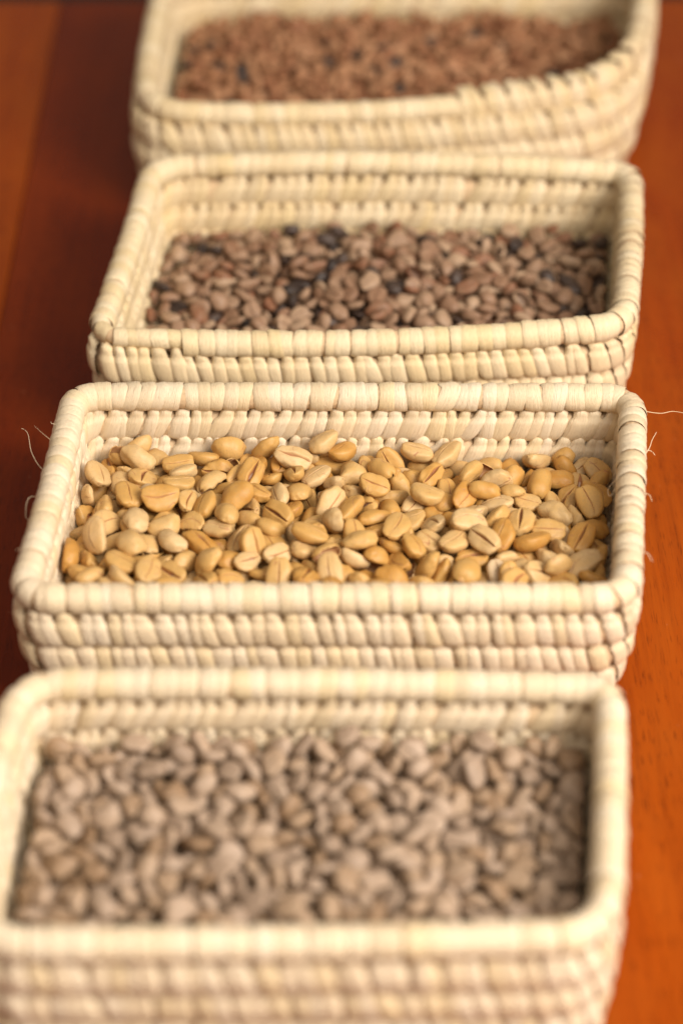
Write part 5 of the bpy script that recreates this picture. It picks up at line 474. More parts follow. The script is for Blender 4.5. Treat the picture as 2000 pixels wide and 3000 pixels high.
0,-516,-497,252,62,75,-20,97,95,99,0,-560,-537,277,5,40,90,118,109,127,0,-612,-416,243,7,-88,-44,100,98,103,0,-713,-452,241,-15,29,65,114,103,103,0,448,-478,243,-84,-30,-19,101,97,99,
0,486,-397,268,44,72,-49,87,82,91,0,428,-301,296,-66,70,-19,110,107,99,0,378,-410,273,61,-4,30,95,86,95,0,403,-342,282,-16,-87,29,84,91,92,0,376,-258,262,-95,-8,-17,112,103,106,0,298,-376,280,67,4,-62,101,101,120,
0,270,-313,248,-13,-19,42,98,98,102,0,273,-247,272,19,-11,78,105,110,112,0,723,-184,277,-89,35,-25,104,102,109,0,707,-380,258,25,-1,13,109,99,115,0,653,-365,247,24,14,73,86,88,81,0,642,-294,268,20,-48,46,102,102,105,
0,627,-206,290,92,27,-23,97,108,106,0,643,-155,256,0,3,-41,115,113,98,0,607,-332,257,-3,-17,-34,88,85,101,0,-737,-536,252,52,-81,-15,100,101,106,4,-778,-441,260,-1,-14,73,115,117,107,
0,773,-349,250,1,2,6,111,112,98,4,768,-158,247,-6,8,65,110,104,89,0,796,-216,258,-22,92,-25,101,97,96,4,-407,-577,272,-28,7,47,107,107,108,0,-386,-521,265,57,75,28,75,88,86,0,-562,471,257,78,-11,39,100,91,81,
0,-472,-559,275,-91,4,-2,92,90,89,0,-468,-444,282,-15,-7,70,111,118,131,0,-549,-588,285,55,-68,-11,104,115,105,0,-545,-442,286,96,2,-14,103,97,111,0,-564,-396,269,89,-32,-28,104,96,91,
0,-711,-591,279,72,-64,23,114,132,108,0,-687,-522,270,96,13,-20,120,119,110,0,-675,-413,272,-79,-51,6,108,108,105,0,51,-318,245,1,-94,-2,120,124,126,0,-268,-534,257,-78,-4,-7,90,98,100,
0,-244,-325,264,-16,0,-15,79,74,76,0,-332,-578,274,-27,75,54,120,133,126,0,-296,-456,260,15,16,-48,98,107,115,0,-521,-352,277,-30,4,-21,96,88,77,0,-57,-533,279,7,-10,89,90,92,92,0,-70,-394,303,31,3,78,121,115,142,
0,9,-312,290,-9,34,-63,102,106,102,0,-120,-338,312,97,-11,17,103,99,97,0,-65,-469,277,-52,-69,-29,107,96,109,0,-78,-435,263,46,-81,-33,94,82,84,0,-221,-510,277,-80,-38,-34,105,109,113,
0,-182,-469,295,26,82,29,95,104,102,0,-183,-335,298,29,84,-40,87,100,103,0,258,-442,282,75,36,46,95,106,106,0,152,-442,302,86,-43,-18,97,107,100,0,204,-416,269,22,65,-70,115,117,120,
0,106,-295,285,15,82,48,123,122,112,0,160,-227,267,3,-77,-8,83,84,100,0,-14,-425,292,89,29,25,106,99,107,0,45,-267,267,78,48,22,84,92,86,0,78,-469,267,47,-17,65,91,82,90,4,465,-481,291,-38,66,51,94,96,91,
0,544,-323,268,3,94,30,106,90,105,0,461,-245,254,-6,-8,-21,82,81,80,0,440,-240,286,-16,-33,92,95,89,97,
 ]),
}

# ------------------------------------------------------------------ helpers
def link_mesh(name, me, parent=None):
    o = bpy.data.objects.new(name, me); COL.objects.link(o)
    if parent: o.parent = parent
    return o
def tag(o, label=None, cat=None, group=None, kind=None):
    if label: o['label'] = label
    if cat: o['category'] = cat
    if group: o['group'] = group
    if kind: o['kind'] = kind
    return o
def empty(name, loc):
    o = bpy.data.objects.new(name, None); COL.objects.link(o); o.location = loc; o.empty_display_size = .02
    return o
def mesh_np(name, V, F, mat, uv=None, mask=None, smooth=True):
    """mesh from arrays: V (n,3), F (m,4) quads (a triangle repeats its last index), uv and mask per vertex"""
    tri = F[:, 2] == F[:, 3]
    me = bpy.data.meshes.new(name)
    tot = np.where(tri, 3, 4); start = np.concatenate([[0], np.cumsum(tot)[:-1]])
    keep = np.ones(F.shape, bool); keep[tri, 3] = False
    li = F[keep].astype(np.int32)
    me.vertices.add(len(V)); me.vertices.foreach_set('co', np.asarray(V, np.float32).ravel())
    me.loops.add(len(li)); me.loops.foreach_set('vertex_index', li)
    me.polygons.add(len(F)); me.polygons.foreach_set('loop_start', start.astype(np.int32))
    if uv is not None:
        ul = me.uv_layers.new(name='UVMap'); ul.data.foreach_set('uv', np.asarray(uv, np.float32)[li].ravel())
    if mask is not None:
        at = me.attributes.new('seam', 'FLOAT', 'POINT'); at.data.foreach_set('value', np.asarray(mask, np.float32))
    me.update(calc_edges=True); me.validate()
    me.polygons.foreach_set('use_smooth', np.full(len(me.polygons), smooth))
    me.materials.append(mat)
    return me
def join_np(parts):
    """[(V, F, uv, mask)] -> one set of arrays"""
    Vs, Fs, Us, Ms, n = [], [], [], [], 0
    for V, F, U, M in parts:
        Vs.append(V); Fs.append(F+n); n += len(V)
        Us.append(U if U is not None else np.zeros((len(V), 2))); Ms.append(M if M is not None else np.zeros(len(V)))
    return np.concatenate(Vs), np.concatenate(Fs), np.concatenate(Us), np.concatenate(Ms)
def tube(path, rad, ns=8):
    """closed-end tube round a polyline (for the fibres); rad: number or list"""
    P = [Vector(p) for p in path]; V = []; F = []
    for i, p in enumerate(P):
        t = (P[min(i+1, len(P)-1)]-P[max(i-1, 0)]).normalized()
        a = t.orthogonal().normalized(); b = t.cross(a)
        r = rad[i] if hasattr(rad, '__len__') else rad
        for j in range(ns):
            w = 2*math.pi*j/ns; V.append(p+a*math.cos(w)*r+b*math.sin(w)*r)
    for i in range(len(P)-1):
        for j in range(ns):
            F.append((i*ns+j, i*ns+(j+1) % ns, (i+1)*ns+(j+1) % ns, (i+1)*ns+j))
    n = len(P)*ns
    V += [P[0], P[-1]]
    for j in range(ns):
        F.append((n, (j+1) % ns, j, j)); F.append((n+1, n-ns+j, n-ns+(j+1) % ns, n-ns+(j+1) % ns))
    return np.array([tuple(v) for v in V]), np.array(F)

# ------------------------------------------------------------------ materials
class Nodes:
    def __init__(self, name):
        self.m = bpy.data.materials.new(name); self.m.use_nodes = True
        self.t = self.m.node_tree; self.b = self.t.nodes['Principled BSDF']
    def n(self, kind, **kw):
        x = self.t.nodes.new(kind)
        for k, v in kw.items():
            if k in x.inputs: x.inputs[k].default_value = v
            else: setattr(x, k, v)
        return x
    def l(self, a, b): self.t.links.new(a, b)
    def math(self, op, a, b=None, clamp=False):
        x = self.t.nodes.new('ShaderNodeMath'); x.operation = op; x.use_clamp = clamp
        for i, v in enumerate((a, b)):
            if v is None: continue
            if hasattr(v, 'is_linked'): self.l(v, x.inputs[i])
            else: x.inputs[i].default_value = v
        return x.outputs[0]
    def mix(self, fac, a, b, blend='MIX'):
        x = self.t.nodes.new('ShaderNodeMix'); x.data_type = 'RGBA'; x.blend_type = blend
        for i, v in ((0, fac), (6, a), (7, b)):
            if hasattr(v, 'is_linked'): self.l(v, x.inputs[i])
            else: x.inputs[i].default_value = v if i == 0 else (*v, 1)
        return x.outputs[2]
    def ramp(self, fac, stops, interp='LINEAR'):
        x = self.t.nodes.new('ShaderNodeValToRGB'); x.color_ramp.interpolation = interp
        e = x.color_ramp.elements
        while len(e) < len(stops): e.new(.5)
        for k, (p, c) in enumerate(stops):
            e[k].position = p; e[k].color = (*c, 1) if len(c) == 3 else c
        self.l(fac, x.inputs[0]); return x.outputs[0]
    def noise(self, vec, scale, detail=3, rough=.55, dist=0):
        x = self.n('ShaderNodeTexNoise', Scale=scale, Detail=detail, Roughness=rough, Distortion=dist)
        self.l(vec, x.inputs['Vector']); return x.outputs['Fac']
    def mapping(self, vec, scale=(1, 1, 1), loc=(0, 0, 0)):
        x = self.n('ShaderNodeMapping'); x.inputs['Scale'].default_value = scale; x.inputs['Location'].default_value = loc
        self.l(vec, x.inputs['Vector']); return x.outputs[0]
    def rnd(self):
        """a random number per object and per separate piece of a joined mesh"""
        oi = self.n('ShaderNodeObjectInfo'); g = self.n('ShaderNodeNewGeometry')
        return self.math('FRACT', self.math('ADD', oi.outputs['Random'], g.outputs['Random Per Island']))
    def bump(self, h, strength, dist):
        x = self.n('ShaderNodeBump', Strength=strength, Distance=dist); self.l(h, x.inputs['Height'])
        self.l(x.outputs[0], self.b.inputs['Normal'])

def straw(name, pale, deep, dark):
    s = Nodes(name); tc = s.n('ShaderNodeTexCoord'); r = s.rnd()
    cx = s.n('ShaderNodeCombineXYZ'); s.l(s.math('MULTIPLY', r, 37.0), cx.inputs[0]); s.l(s.math('MULTIPLY', r, 11.0), cx.inputs[1])
    ad = s.n('ShaderNodeVectorMath', operation='ADD'); s.l(tc.outputs['UV'], ad.inputs[0]); s.l(cx.outputs[0], ad.inputs[1])
    v = s.mapping(ad.outputs[0], (9, 1.1, 1))             # fibres run along the strip (v)
    fine = s.noise(v, 2.2, 5, .65)
    broad = s.noise(s.mapping(ad.outputs[0], (1.6, .9, 1)), 1.5, 2)
    c = s.ramp(r, [(0, pale), (.30, deep), (.55, pale), (.80, tuple(x*y for x, y in zip(deep, (1.0, .985, .88)))), (.93, tuple(.86*x for x in deep)), (1, pale)])
    c = s.mix(s.ramp(broad, [(.35, (0, 0, 0)), (.75, (.55,)*3)]), c, deep)
    c = s.mix(s.ramp(fine, [(.32, (.65,)*3), (.45, (0, 0, 0))]), c, dark)
    s.l(c, s.b.inputs['Base Color'])
    s.b.inputs['Roughness'].default_value = .43; s.b.inputs['Specular IOR Level'].default_value = .45
    s.bump(s.math('ADD', fine, s.math('MULTIPLY', broad, .6)), .75, .0006)
    return s.m
STRAW = straw('palm_strip', (.86, .73, .545), (.80, .64, .425), (.60, .40, .245))
STRAW_YELLOW = straw('yellower_palm_strip', (.85, .715, .49), (.785, .62, .38), (.58, .39, .21))
def flat(name, col, rough=.7, scale=900, amount=.35):
    s = Nodes(name); tc = s.n('ShaderNodeTexCoord'); f = s.noise(tc.outputs['Object'], scale, 3)
    s.l(s.mix(f, tuple(c*(1-amount) for c in col), tuple(c*(1+amount) for c in col)), s.b.inputs['Base Color'])
    s.b.inputs['Roughness'].default_value = rough; s.bump(f, .3, .0004); return s.m
CORE = flat('coil_fibre', (.62, .44, .26))

def bean_mat(name, stops, inside, seam, mottle, rough=.5, spec=.35, cracks=True, bump=.25):
    s = Nodes(name); tc = s.n('ShaderNodeTexCoord'); r = s.rnd()
    cx = s.n('ShaderNodeCombineXYZ'); s.l(s.math('MULTIPLY', r, 3.7), cx.inputs[0]); s.l(s.math('MULTIPLY', r, 1.3), cx.inputs[2])
    ad = s.n('ShaderNodeVectorMath', operation='ADD'); s.l(tc.outputs['Object'], ad.inputs[0]); s.l(cx.outputs[0], ad.inputs[1])
    v = ad.outputs[0]
    big = s.noise(v, 260, 3, .5); fine = s.noise(v, 1500, 4, .6)
    fac = s.math('ADD', r, s.math('MULTIPLY', s.math('SUBTRACT', big, .5), mottle), clamp=True)
    c = s.ramp(fac, stops)
    c = s.mix(s.ramp(fine, [(.32, (.28,)*3), (.5, (0, 0, 0))]), c, tuple(.55*x for x in stops[0][1]))
    at = s.n('ShaderNodeAttribute', attribute_name='seam')
    c = s.mix(s.ramp(at.outputs['Fac'], [(.08, (0, 0, 0)), (.40, (1, 1, 1))]), c, seam)
    c = s.mix(s.ramp(at.outputs['Fac'], [(.62, (0, 0, 0)), (.85, (1, 1, 1))]), c, inside)
    h = s.math('ADD', fine, s.math('MULTIPLY', big, 1.5))
    if cracks:
        ck = s.noise(v, 150, 1, .4, .6)
        line = s.ramp(s.math('ABSOLUTE', s.math('SUBTRACT', ck, .5)), [(.0025, (1, 1, 1)), (.009, (0, 0, 0))])
        gate = s.ramp(s.noise(s.mapping(v, (1, 1, 1), (7, 3, 1)), 170, 1), [(.56, (0, 0, 0)), (.62, (1, 1, 1))])
        lg = s.math('MULTIPLY', line, gate)
        c = s.mix(s.math('MULTIPLY', lg, .8), c, seam)
        h = s.math('SUBTRACT', h, s.math('MULTIPLY', lg, 2.0))
    s.l(c, s.b.inputs['Base Color'])
    s.b.inputs['Roughness'].default_value = rough; s.b.inputs['Specular IOR Level'].default_value = spec
    s.bump(h, bump, .0004)
    return s.m
M_GOLD = bean_mat('parchment_husk', [(0, (.62, .43, .215)), (.22, (.60, .39, .165)), (.5, (.575, .345, .115)), (.8, (.54, .30, .082)), (1, (.47, .23, .048))],
                  (.50, .36, .26), (.40, .18, .085), .6, rough=.48, spec=.38)
M_PALE = bean_mat('pale_bean', [(0, (.60, .45, .28)), (1, (.62, .44, .25))], (.22, .15, .13), (.42, .27, .16), .6, .42, cracks=False)
M_GREY = bean_mat('grey_green_bean', [(0, (.30, .212, .148)), (.4, (.43, .315, .228)), (.75, (.38, .262, .168)), (1, (.26, .162, .09))],
                  (.10, .07, .045), (.20, .14, .09), .5, .5, .3, cracks=False)
M_BROWN = bean_mat('brown_bean', [(0, (.41, .275, .175)), (.35, (.33, .205, .128)), (.85, (.24, .13, .075)), (1, (.24, .105, .055))],
                   (.07, .04, .03), (.12, .065, .04), .6, .5, .3, cracks=False)
M_BLACK = bean_mat('blackened_bean', [(0, (.035, .024, .020)), (1, (.075, .048, .036))], (.02, .015, .015), (.02, .015, .015), .5, .45, .35, cracks=False)
M_RUST = bean_mat('reddish_bean', [(0, (.43, .23, .122)), (.55, (.355, .17, .083)), (1, (.26, .108, .052))],
                  (.08, .035, .02), (.14, .06, .035), .5, .55, .25, cracks=False)

def wood(name, lo, mid, hi, sheen_tint, seed):
    s = Nodes(name); tc = s.n('ShaderNodeTexCoord'); v = s.mapping(tc.outputs['Object'], (1, 1, 1), (seed, seed*.37, 0))
    broad = s.noise(s.mapping(v, (16, 2.2, 1)), 1.0, 4, .55, .8)
    grain = s.noise(s.mapping(v, (420, 14, 1)), 1.0, 4, .6, .3)
    pore = s.noise(s.mapping(v, (1900, 110, 1)), 1.0, 2, .5)
    where = s.noise(s.mapping(v, (30, 9, 1)), 1.0, 2, .5)
    blot = s.noise(s.mapping(v, (55, 22, 1)), 1.0, 3, .6)
    c = s.ramp(broad, [(.28, lo), (.5, mid), (.72, hi)])
    c = s.mix(s.ramp(grain, [(.33, (.38,)*3), (.58, (0, 0, 0))]), c, tuple(.6*x for x in lo))
    c = s.mix(s.ramp(blot, [(.4, (0, 0, 0)), (.75, (.55,)*3)]), c, sheen_tint)  # paler blotches paint a hazy sheen into the base colour
    pk = s.math('MULTIPLY', s.ramp(pore, [(.32, (1, 1, 1)), (.41, (0, 0, 0))]), s.ramp(where, [(.38, (.15,)*3), (.62, (.7,)*3)]))
    c = s.mix(pk, c, tuple(.34*x for x in lo))
    dust = s.ramp(s.noise(v, 260, 2, .5), [(.73, (0, 0, 0)), (.79, (.30,)*3)])       # specks of dust on the varnish
    c = s.mix(dust, c, (.55, .30, .17))
    s.l(c, s.b.inputs['Base Color'])
    s.l(s.ramp(blot, [(.3, (.24,)*3), (.8, (.40,)*3)]), s.b.inputs['Roughness'])
    s.b.inputs['Specular IOR Level'].default_value = .14
    s.bump(s.math('SUBTRACT', grain, pk), .12, .0004)
    return s.m
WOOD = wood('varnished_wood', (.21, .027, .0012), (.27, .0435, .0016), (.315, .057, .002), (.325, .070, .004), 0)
WOOD_RED_SHADE = wood('shade_deepened_red_wood', (.115, .012, .0008), (.165, .019, .001), (.205, .027, .0012), (.22, .032, .002), 3.1)  # darker, redder board tone; part of the baskets' shadow is in the colour

# ------------------------------------------------------------------ table and floor
def slab(name, x0, x1, y0, y1, z0, z1, mat, parent=None, bev=.003):
    bm = bmesh.new(); bmesh.ops.create_cube(bm, size=1)
    for v in bm.verts:
        v.co = Vector(((x0+x1)/2+v.co.x*(x1-x0), (y0+y1)/2+v.co.y*(y1-y0), (z0+z1)/2+v.co.z*(z1-z0)))
    bmesh.ops.bevel(bm, geom=bm.edges[:], offset=bev, segments=3, affect='EDGES', profile=.5)
    me = bpy.data.meshes.new(name); bm.to_mesh(me); bm.free(); me.materials.append(mat)
    return link_mesh(name, me, parent)
table = empty('wooden_table', (0, 0, 0))
tag(table, 'varnished reddish-brown wooden table on which the row of baskets stands', 'table')
table.rotation_euler = (0, 0, R(3.4))
for k, (x0, x1, m_) in enumerate(((-.55, -.1263, WOOD), (-.1260, .0300, WOOD_RED_SHADE), (.0303, .55, WOOD))):
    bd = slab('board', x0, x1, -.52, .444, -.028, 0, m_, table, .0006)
    if k == 1: bd['label'] = 'dark red board, the basket shadow deepened in its colour'
for sx in (-1, 1):
    for y in (-.44, .37): slab('leg', sx*.47-.03, sx*.47+.03, y-.03, y+.03, -.74, -.0285, WOOD, table)
fl = slab('floor', -2.5, 2.5, -2.0, 3.5, -.78, -.7405, flat('dark_floor', (.035, .02, .014), .8, 30), None)
tag(fl, kind='structure')

# ------------------------------------------------------------------ coiled baskets
def ring(corners, inset, r, z, bow=(0, 0, 0, 0), zc=(0, 0, 0, 0), sag=(0, 0, 0, 0), step=.0006):
    """closed centre line of one coil: corners BL, BR, FR, FL (seen from the camera), sides 0 back, 1 right, 2 front, 3 left;
    bow: how far each side swells outward, zc: rise of each corner, sag: drop at each side's middle"""
    C = [Vector((*c, 0)) for c in corners]; cen = sum(C, Vector())/4
    L = []
    for i in range(4):
        p, q = C[i], C[(i+1) % 4]; d = (q-p).normalized(); n = Vector((d.y, -d.x, 0))
        if n.dot(cen-p) < 0: n = -n
        L.append((p+n*inset, d, -n))
    P = []
    for i in range(4):
        p, d, _ = L[i-1]; q, e, _ = L[i]
        w = q-p; det = d.x*(-e.y)+e.x*d.y
        t = (w.x*(-e.y)+e.x*w.y)/det; P.append(p+d*t)
    pts = []
    for i in range(4):
        a, b = P[i], P[(i+1) % 4]; n = L[i][2]; ln = (b-a).length
        ra, rb = (r[i], r[(i+1) % 4]) if hasattr(r, '__len__') else (r, r)
        m = 60
        def at(u):
            k = 4*u*(1-u)
            return a.lerp(b, u)+n*bow[i]*k+Vector((0, 0, zc[i]*(1-u)+zc[(i+1) % 4]*u-sag[i]*k))
        u0, u1 = ra/ln, 1-rb/ln
        side = [at(u0+(u1-u0)*j/m) for j in range(m+1)]
        pts.append(side)
    out = []
    for i in range(4):
        out += pts[i]
        s, e = pts[i][-1], pts[(i+1) % 4][0]; c = P[(i+1) % 4]; c = Vector((c.x, c.y, (s.z+e.z)/2))
        h1, h2 = s.lerp(c, .62), e.lerp(c, .62)
        for j in range(1, 14):
            t = j/14; out.append(s*(1-t)**3+h1*3*t*(1-t)**2+h2*3*t*t*(1-t)+e*t**3)
    A = np.array([tuple(v) for v in out]); A[:, 2] += z
    A = np.vstack([A, A[:1]])
    seg = np.linalg.norm(np.diff(A, axis=0), axis=1); s = np.concatenate([[0], np.cumsum(seg)])
    n = int(s[-1]/step); t = np.linspace(0, s[-1], n, endpoint=False)
    return np.stack([np.interp(t, s, A[:, k]) for k in range(3)], 1), s[-1]

def frame_at(path, i):
    n = len(path); t = Vector(path[(i+3) % n]-path[(i-3) % n]).normalized()
    out = t.cross(Vector((0, 0, 1))).normalized()
    return t, out, out.cross(t).normalized()

def stitch_np(rng, ry, rz, width, rim):
    """one strip of palm leaf wrapped round a coil: x along the coil, y outward, z up"""
    nu, nv = (7, 22 if rim else 36)
    V, U = [], []
    hw0 = width/2
    ph = rng.uniform(0, 6); sl = rng.gauss(.0003, .0006) if rim else rng.gauss(.0021, .0007)
    slin = rng.gauss(0, .0004)
    cr = rng.uniform(-.5, .5); shing = rng.uniform(.15, .35)*.001
    fat = rng.uniform(.85, 1.2)
    g = lambda a, c, w: math.exp(-((((a-c+180) % 360)-180)/w)**2)
    for j in range(nv):
        a = 360*j/nv; ra = math.radians(a); ca, sa = math.cos(ra), math.sin(ra)
        if rim:
            hw = hw0*(1.16+.06*math.sin(2*ra+ph))
        else:
            nk = min(1, max(0, (52-abs(a-90))/12)); nk = nk*nk*(3-2*nk)
            hw = hw0*(1.22-.30*nk+.04*math.sin(2*ra+ph)-.36*g(a, 278, 38))
        for i in range(nu):
            u = -1+2*i/(nu-1)
            e = 1-abs(u)**(3.5 if rim else 2.6)
            if rim:
                d = shing*(u*.6+.2)+.00026*e*fat-.00016*(abs(u) > .99)-.00012*math.exp(-((u-cr)/.22)**2)
            else:
                d = .00066*e*fat*(1+.45*math.sin(ra))-.00022*(abs(u) > .99)+.00022*u
                d += .0007*e*(g(a, 63, 12)+g(a, 117, 12))-.0005*(g(a, 43, 7)+g(a, 137, 7))
            tz = rz+(.0013 if (not rim and sa > 0) else 0)*sa*sa
            x = u*hw+sl*sa*(1 if ca > 0 else .6)+slin*ca
            if not rim:                       # wall coils are pressed flat against each other
                ca2 = math.copysign(abs(ca)**.62, ca); sa2 = math.copysign(abs(sa)**.85, sa)
            else: ca2, sa2 = ca, sa
            V.append((x, ca2*(ry+d), sa2*(tz+d)))
            U.append(((u+1)/2, 3.0*j/nv if j < nv/2 else 3.0*(nv-j)/nv))
    F = []
    for j in range(nv):
        for i in range(nu-1):
            p, q = j*nu+i, ((j+1) % nv)*nu+i
            F.append((p, p+1, q+1, q))
    return np.array(V), np.array(F)[:, ::-1].copy(), np.array(U), None

RY, RZ = .0042, .0044          # rim coil
QY, QZ = .0037, .0052          # wall coils
PITCH_Z = .0106
def coil_np(path, ry, rz, ns=12, k=lambda p: 1.0):
    n0 = len(path); idx = list(range(0, n0, 4)); V = []
    for i in idx:
        t, o, u = frame_at(path, i); p = Vector(path[i]); f = k(p)
        if f < 1: p.z += .0012
        for j in range(ns):
            a = 2*math.pi*j/ns; V.append(p+o*math.cos(a)*ry*f+u*math.sin(a)*rz*f)
    F = []; n = len(idx)
    for k in range(n):
        for j in range(ns):
            F.append((k*ns+j, ((k+1) % n)*ns+j, ((k+1) % n)*ns+(j+1) % ns, k*ns+(j+1) % ns))
    return np.array([tuple(v) for v in V]), np.array(F)[:, ::-1].copy()

def make_basket(key, label, seed, bow, zc, sag, rad, insets, pitch, thin=None):
    rng = random.Random(seed); D = BEANS[key]; cen = D['cen']; leaf = STRAW if key in 'AB' else STRAW_YELLOW
    local = [(c[0]-cen[0], c[1]-cen[1]) for c in D['corners']]
    root = empty('basket', (cen[0], cen[1], 0))
    tag(root, label, 'basket', 'coiled palm baskets in a row on the table')
    rv = [stitch_np(rng, RY, RZ, pitch, True) for _ in range(9)]
    wv = [stitch_np(rng, QY, QZ, pitch, False) for _ in range(9)]
    rme = [mesh_np('rim_stitch', *v[:2], leaf, v[2]) for v in rv]
    wme = [mesh_np('wall_stitch', *v[:2], leaf, v[2]) for v in wv]
    budget = 300; rest = []
    for row in range(5):
        k = row/4
        z = RIM-row*PITCH_Z-(.0002 if row else 0)
        f = 1-.75*k
        path, length = ring(local, insets[row], [x*(1-.15*k) for x in rad], z, [b*f for b in bow], [c*(1-k)**1.5 for c in zc], [s*(1-k)**1.5 for s in sag])
        rim = row == 0
        ry, rz = (RY, RZ) if rim else (QY, QZ)
        V, F = coil_np(path, ry-.0003, rz-.0003, 12, (lambda p: .66 if thin and rim and thin(p.x+cen[0], p.y+cen[1]) == 'slim' else 1.0))
        coil = link_mesh('coil', mesh_np('coil', V, F, CORE), root)
        n = int(round(length/pitch)); off = rng.random()
        # the stitches the camera sees best come first: whole upper rows, then the outside front of the lower ones
        order = list(range(n))
        pos = []
        jit = [rng.gauss(0, .15) for _ in range(n)]; wid = [1.0+.5*(jit[(i+1) % n]-jit[i-1]) for i in range(n)]
        for i in range(n):
            w = (i+off+jit[i])/n*len(path); pos.append(int(w) % len(path))
        if row >= 2: order.sort(key=lambda i: path[pos[i]][1])
        for i in order:
            j = pos[i]; t, o, u = frame_at(path, j)
            lean = rng.gauss(0, .09); roll = rng.gauss(0, .07)
            t2 = (t+u*lean*.3+o*roll*.4).normalized(); o2 = (o-t2*o.dot(t2)).normalized(); u2 = o2.cross(t2)
            vi = rng.randrange(9)
            wsc = wid[i]*rng.uniform(.96, 1.05); th = rng.uniform(.97, 1.05)
            p = Vector(path[j])
            as_wall = False
            if thin and row < 2:
                k_ = thin(p.x+cen[0], p.y+cen[1])
                if k_ == 'wall' and rim: as_wall = True
                elif k_ == 'slim':
                    if rim: th *= .70; p.z += .0012
                    else: th *= 1.16; p.z += .0012
            M = Matrix.Identity(4)
            for c, (ax, s) in enumerate(((t2, wsc), (o2, th), (u2, th))):
                for r_ in range(3): M[r_][c] = ax[r_]*s
            M.translation = p
            if budget > 0:
                budget -= 1
                s = link_mesh('stitch', (rme if rim and not as_wall else wme)[vi], coil); s.matrix_local = M
            else:
                v = (rv if rim and not as_wall else wv)[vi]; A = np.array(M)
                rest.append((v[0]@A[:3, :3].T+A[:3, 3], v[1], v[2], None))
    V, F, U, _ = join_np(rest)
    st = link_mesh('stitching', mesh_np('stitching', V, F, leaf, U), root); st['kind'] = 'stuff'
    # base: flat coils wound inward
    parts = []
    for m in range(6):
        path, _l = ring(local, insets[4]+.006+m*.0072, .010, .0042, step=.0016)
        v, f = coil_np(path, .0039, .0036, 8); parts.append((v, f, None, None))
    V, F, U, _ = join_np(parts)
    link_mesh('base', mesh_np('base', V, F, CORE), root)
    return root

BASKETS = {}
IN = (0, -.0003, .0005, .0022, .0046)
BASKETS['A'] = make_basket('A', 'nearest basket, out of focus, filled with greyish tan beans', 1, (.001, .0008, .001, .004), (0, 0, .001, 0), (0, .001, 0, 0), (.011, .009, .014, .014), (0, -.0003, .0001, .0008, .0018), .0047)
BASKETS['B'] = make_basket('B', 'sharp square-cornered basket filled with golden yellow husked beans', 2, (.0005, .0003, 0, -.001), (0, 0, 0, 0), (.0003, 0, 0, 0), (.009, .010, .009, .010), IN, .0046)
BASKETS['C'] = make_basket('C', 'basket of mixed brown and black beans with sagging front rim', 3, (.003, .001, .002, -.001), (0, -.001, .002, 0), (-.0015, 0, .003, .0), (.012, .009, .011, .009), IN, .0047,
                             lambda x, y: 'slim' if y < .097 and x < -.056 else None)
BASKETS['D'] = make_basket('D', 'farthest basket, its rim turned up at one front corner, holding reddish brown beans', 4, (.003, .003, .004, .003), (0, .004, .004, 0), (0, 0, .004, .0), (.020, .022, .030, .018), (0, -.0022, -.0026, -.0010, .002), .0048,
                             lambda x, y: 'wall' if y < .30 and x > .033 else None)

# loose fibres standing off the rim of the golden beans' basket
def fibre(key, pts, r=.00013):
    root = BASKETS[key]; P = [Vector(p) for p in pts]
    out = []
    for i in range(len(P)-1):
        for j in range(6):
            t = j/6; a = P[max(i-1, 0)]; b = P[i]; c = P[i+1]; d = P[min(i+2, len(P)-1)]
            out.append(.5*((2*b)+(c-a)*t+(2*a-5*b+4*c-d)*t*t+(3*b-a-3*c+d)*t**3))
    out.append(P[-1]); off = Vector(root.location)
    V, F = tube([p-off for p in out], [r*(1-.5*i/len(out)) for i in range(len(out))], 6)
    link_mesh('loose_fibre', mesh_np('loose_fibre', V, F, STRAW), root)
for pts in ([(.0944, .0605, .0455), (.0975, .0597, .0455), (.1003, .0596, .0455), (.1038, .0608, .0455), (.108, .0598, .0455)],
            [(.0935, .0367, .0455), (.0951, .0398, .0460), (.0961, .0431, .0468), (.0975, .0459, .0478)],
            [(.0935, .0392, .0455), (.0956, .0389, .0455), (.0968, .0375, .0450)], [(.0920, .017, .0455), (.094, .016, .0455), (.0948, .0141, .0445)],
            [(.0905, -.0121, .0455), (.0922, -.0129, .0455), (.0935, -.0153, .0445)],
            [(-.0920, .0165, .0455), (-.0954, .0201, .0460), (-.0977, .0244, .0458), (-.0997, .0295, .0455), (-.1016, .0369, .0455), (-.1031, .0397, .0455), (-.1044, .0405, .0455)],
            [(-.0925, .0042, .0460), (-.0955, .0032, .0470), (-.0964, .0003, .0465), (-.0959, -.0046, .0455), (-.0949, -.0059, .0450)],
            [(-.0860, .0146, .0385), (-.0828, .012, .0375), (-.0802, .0055, .0375)],
            [(.0855, .0216, .0480), (.0823, .0169, .0440), (.0819, .0225, .0425), (.0851, .0271, .0440)]):
    fibre('B', pts)
fz = random.Random(77)
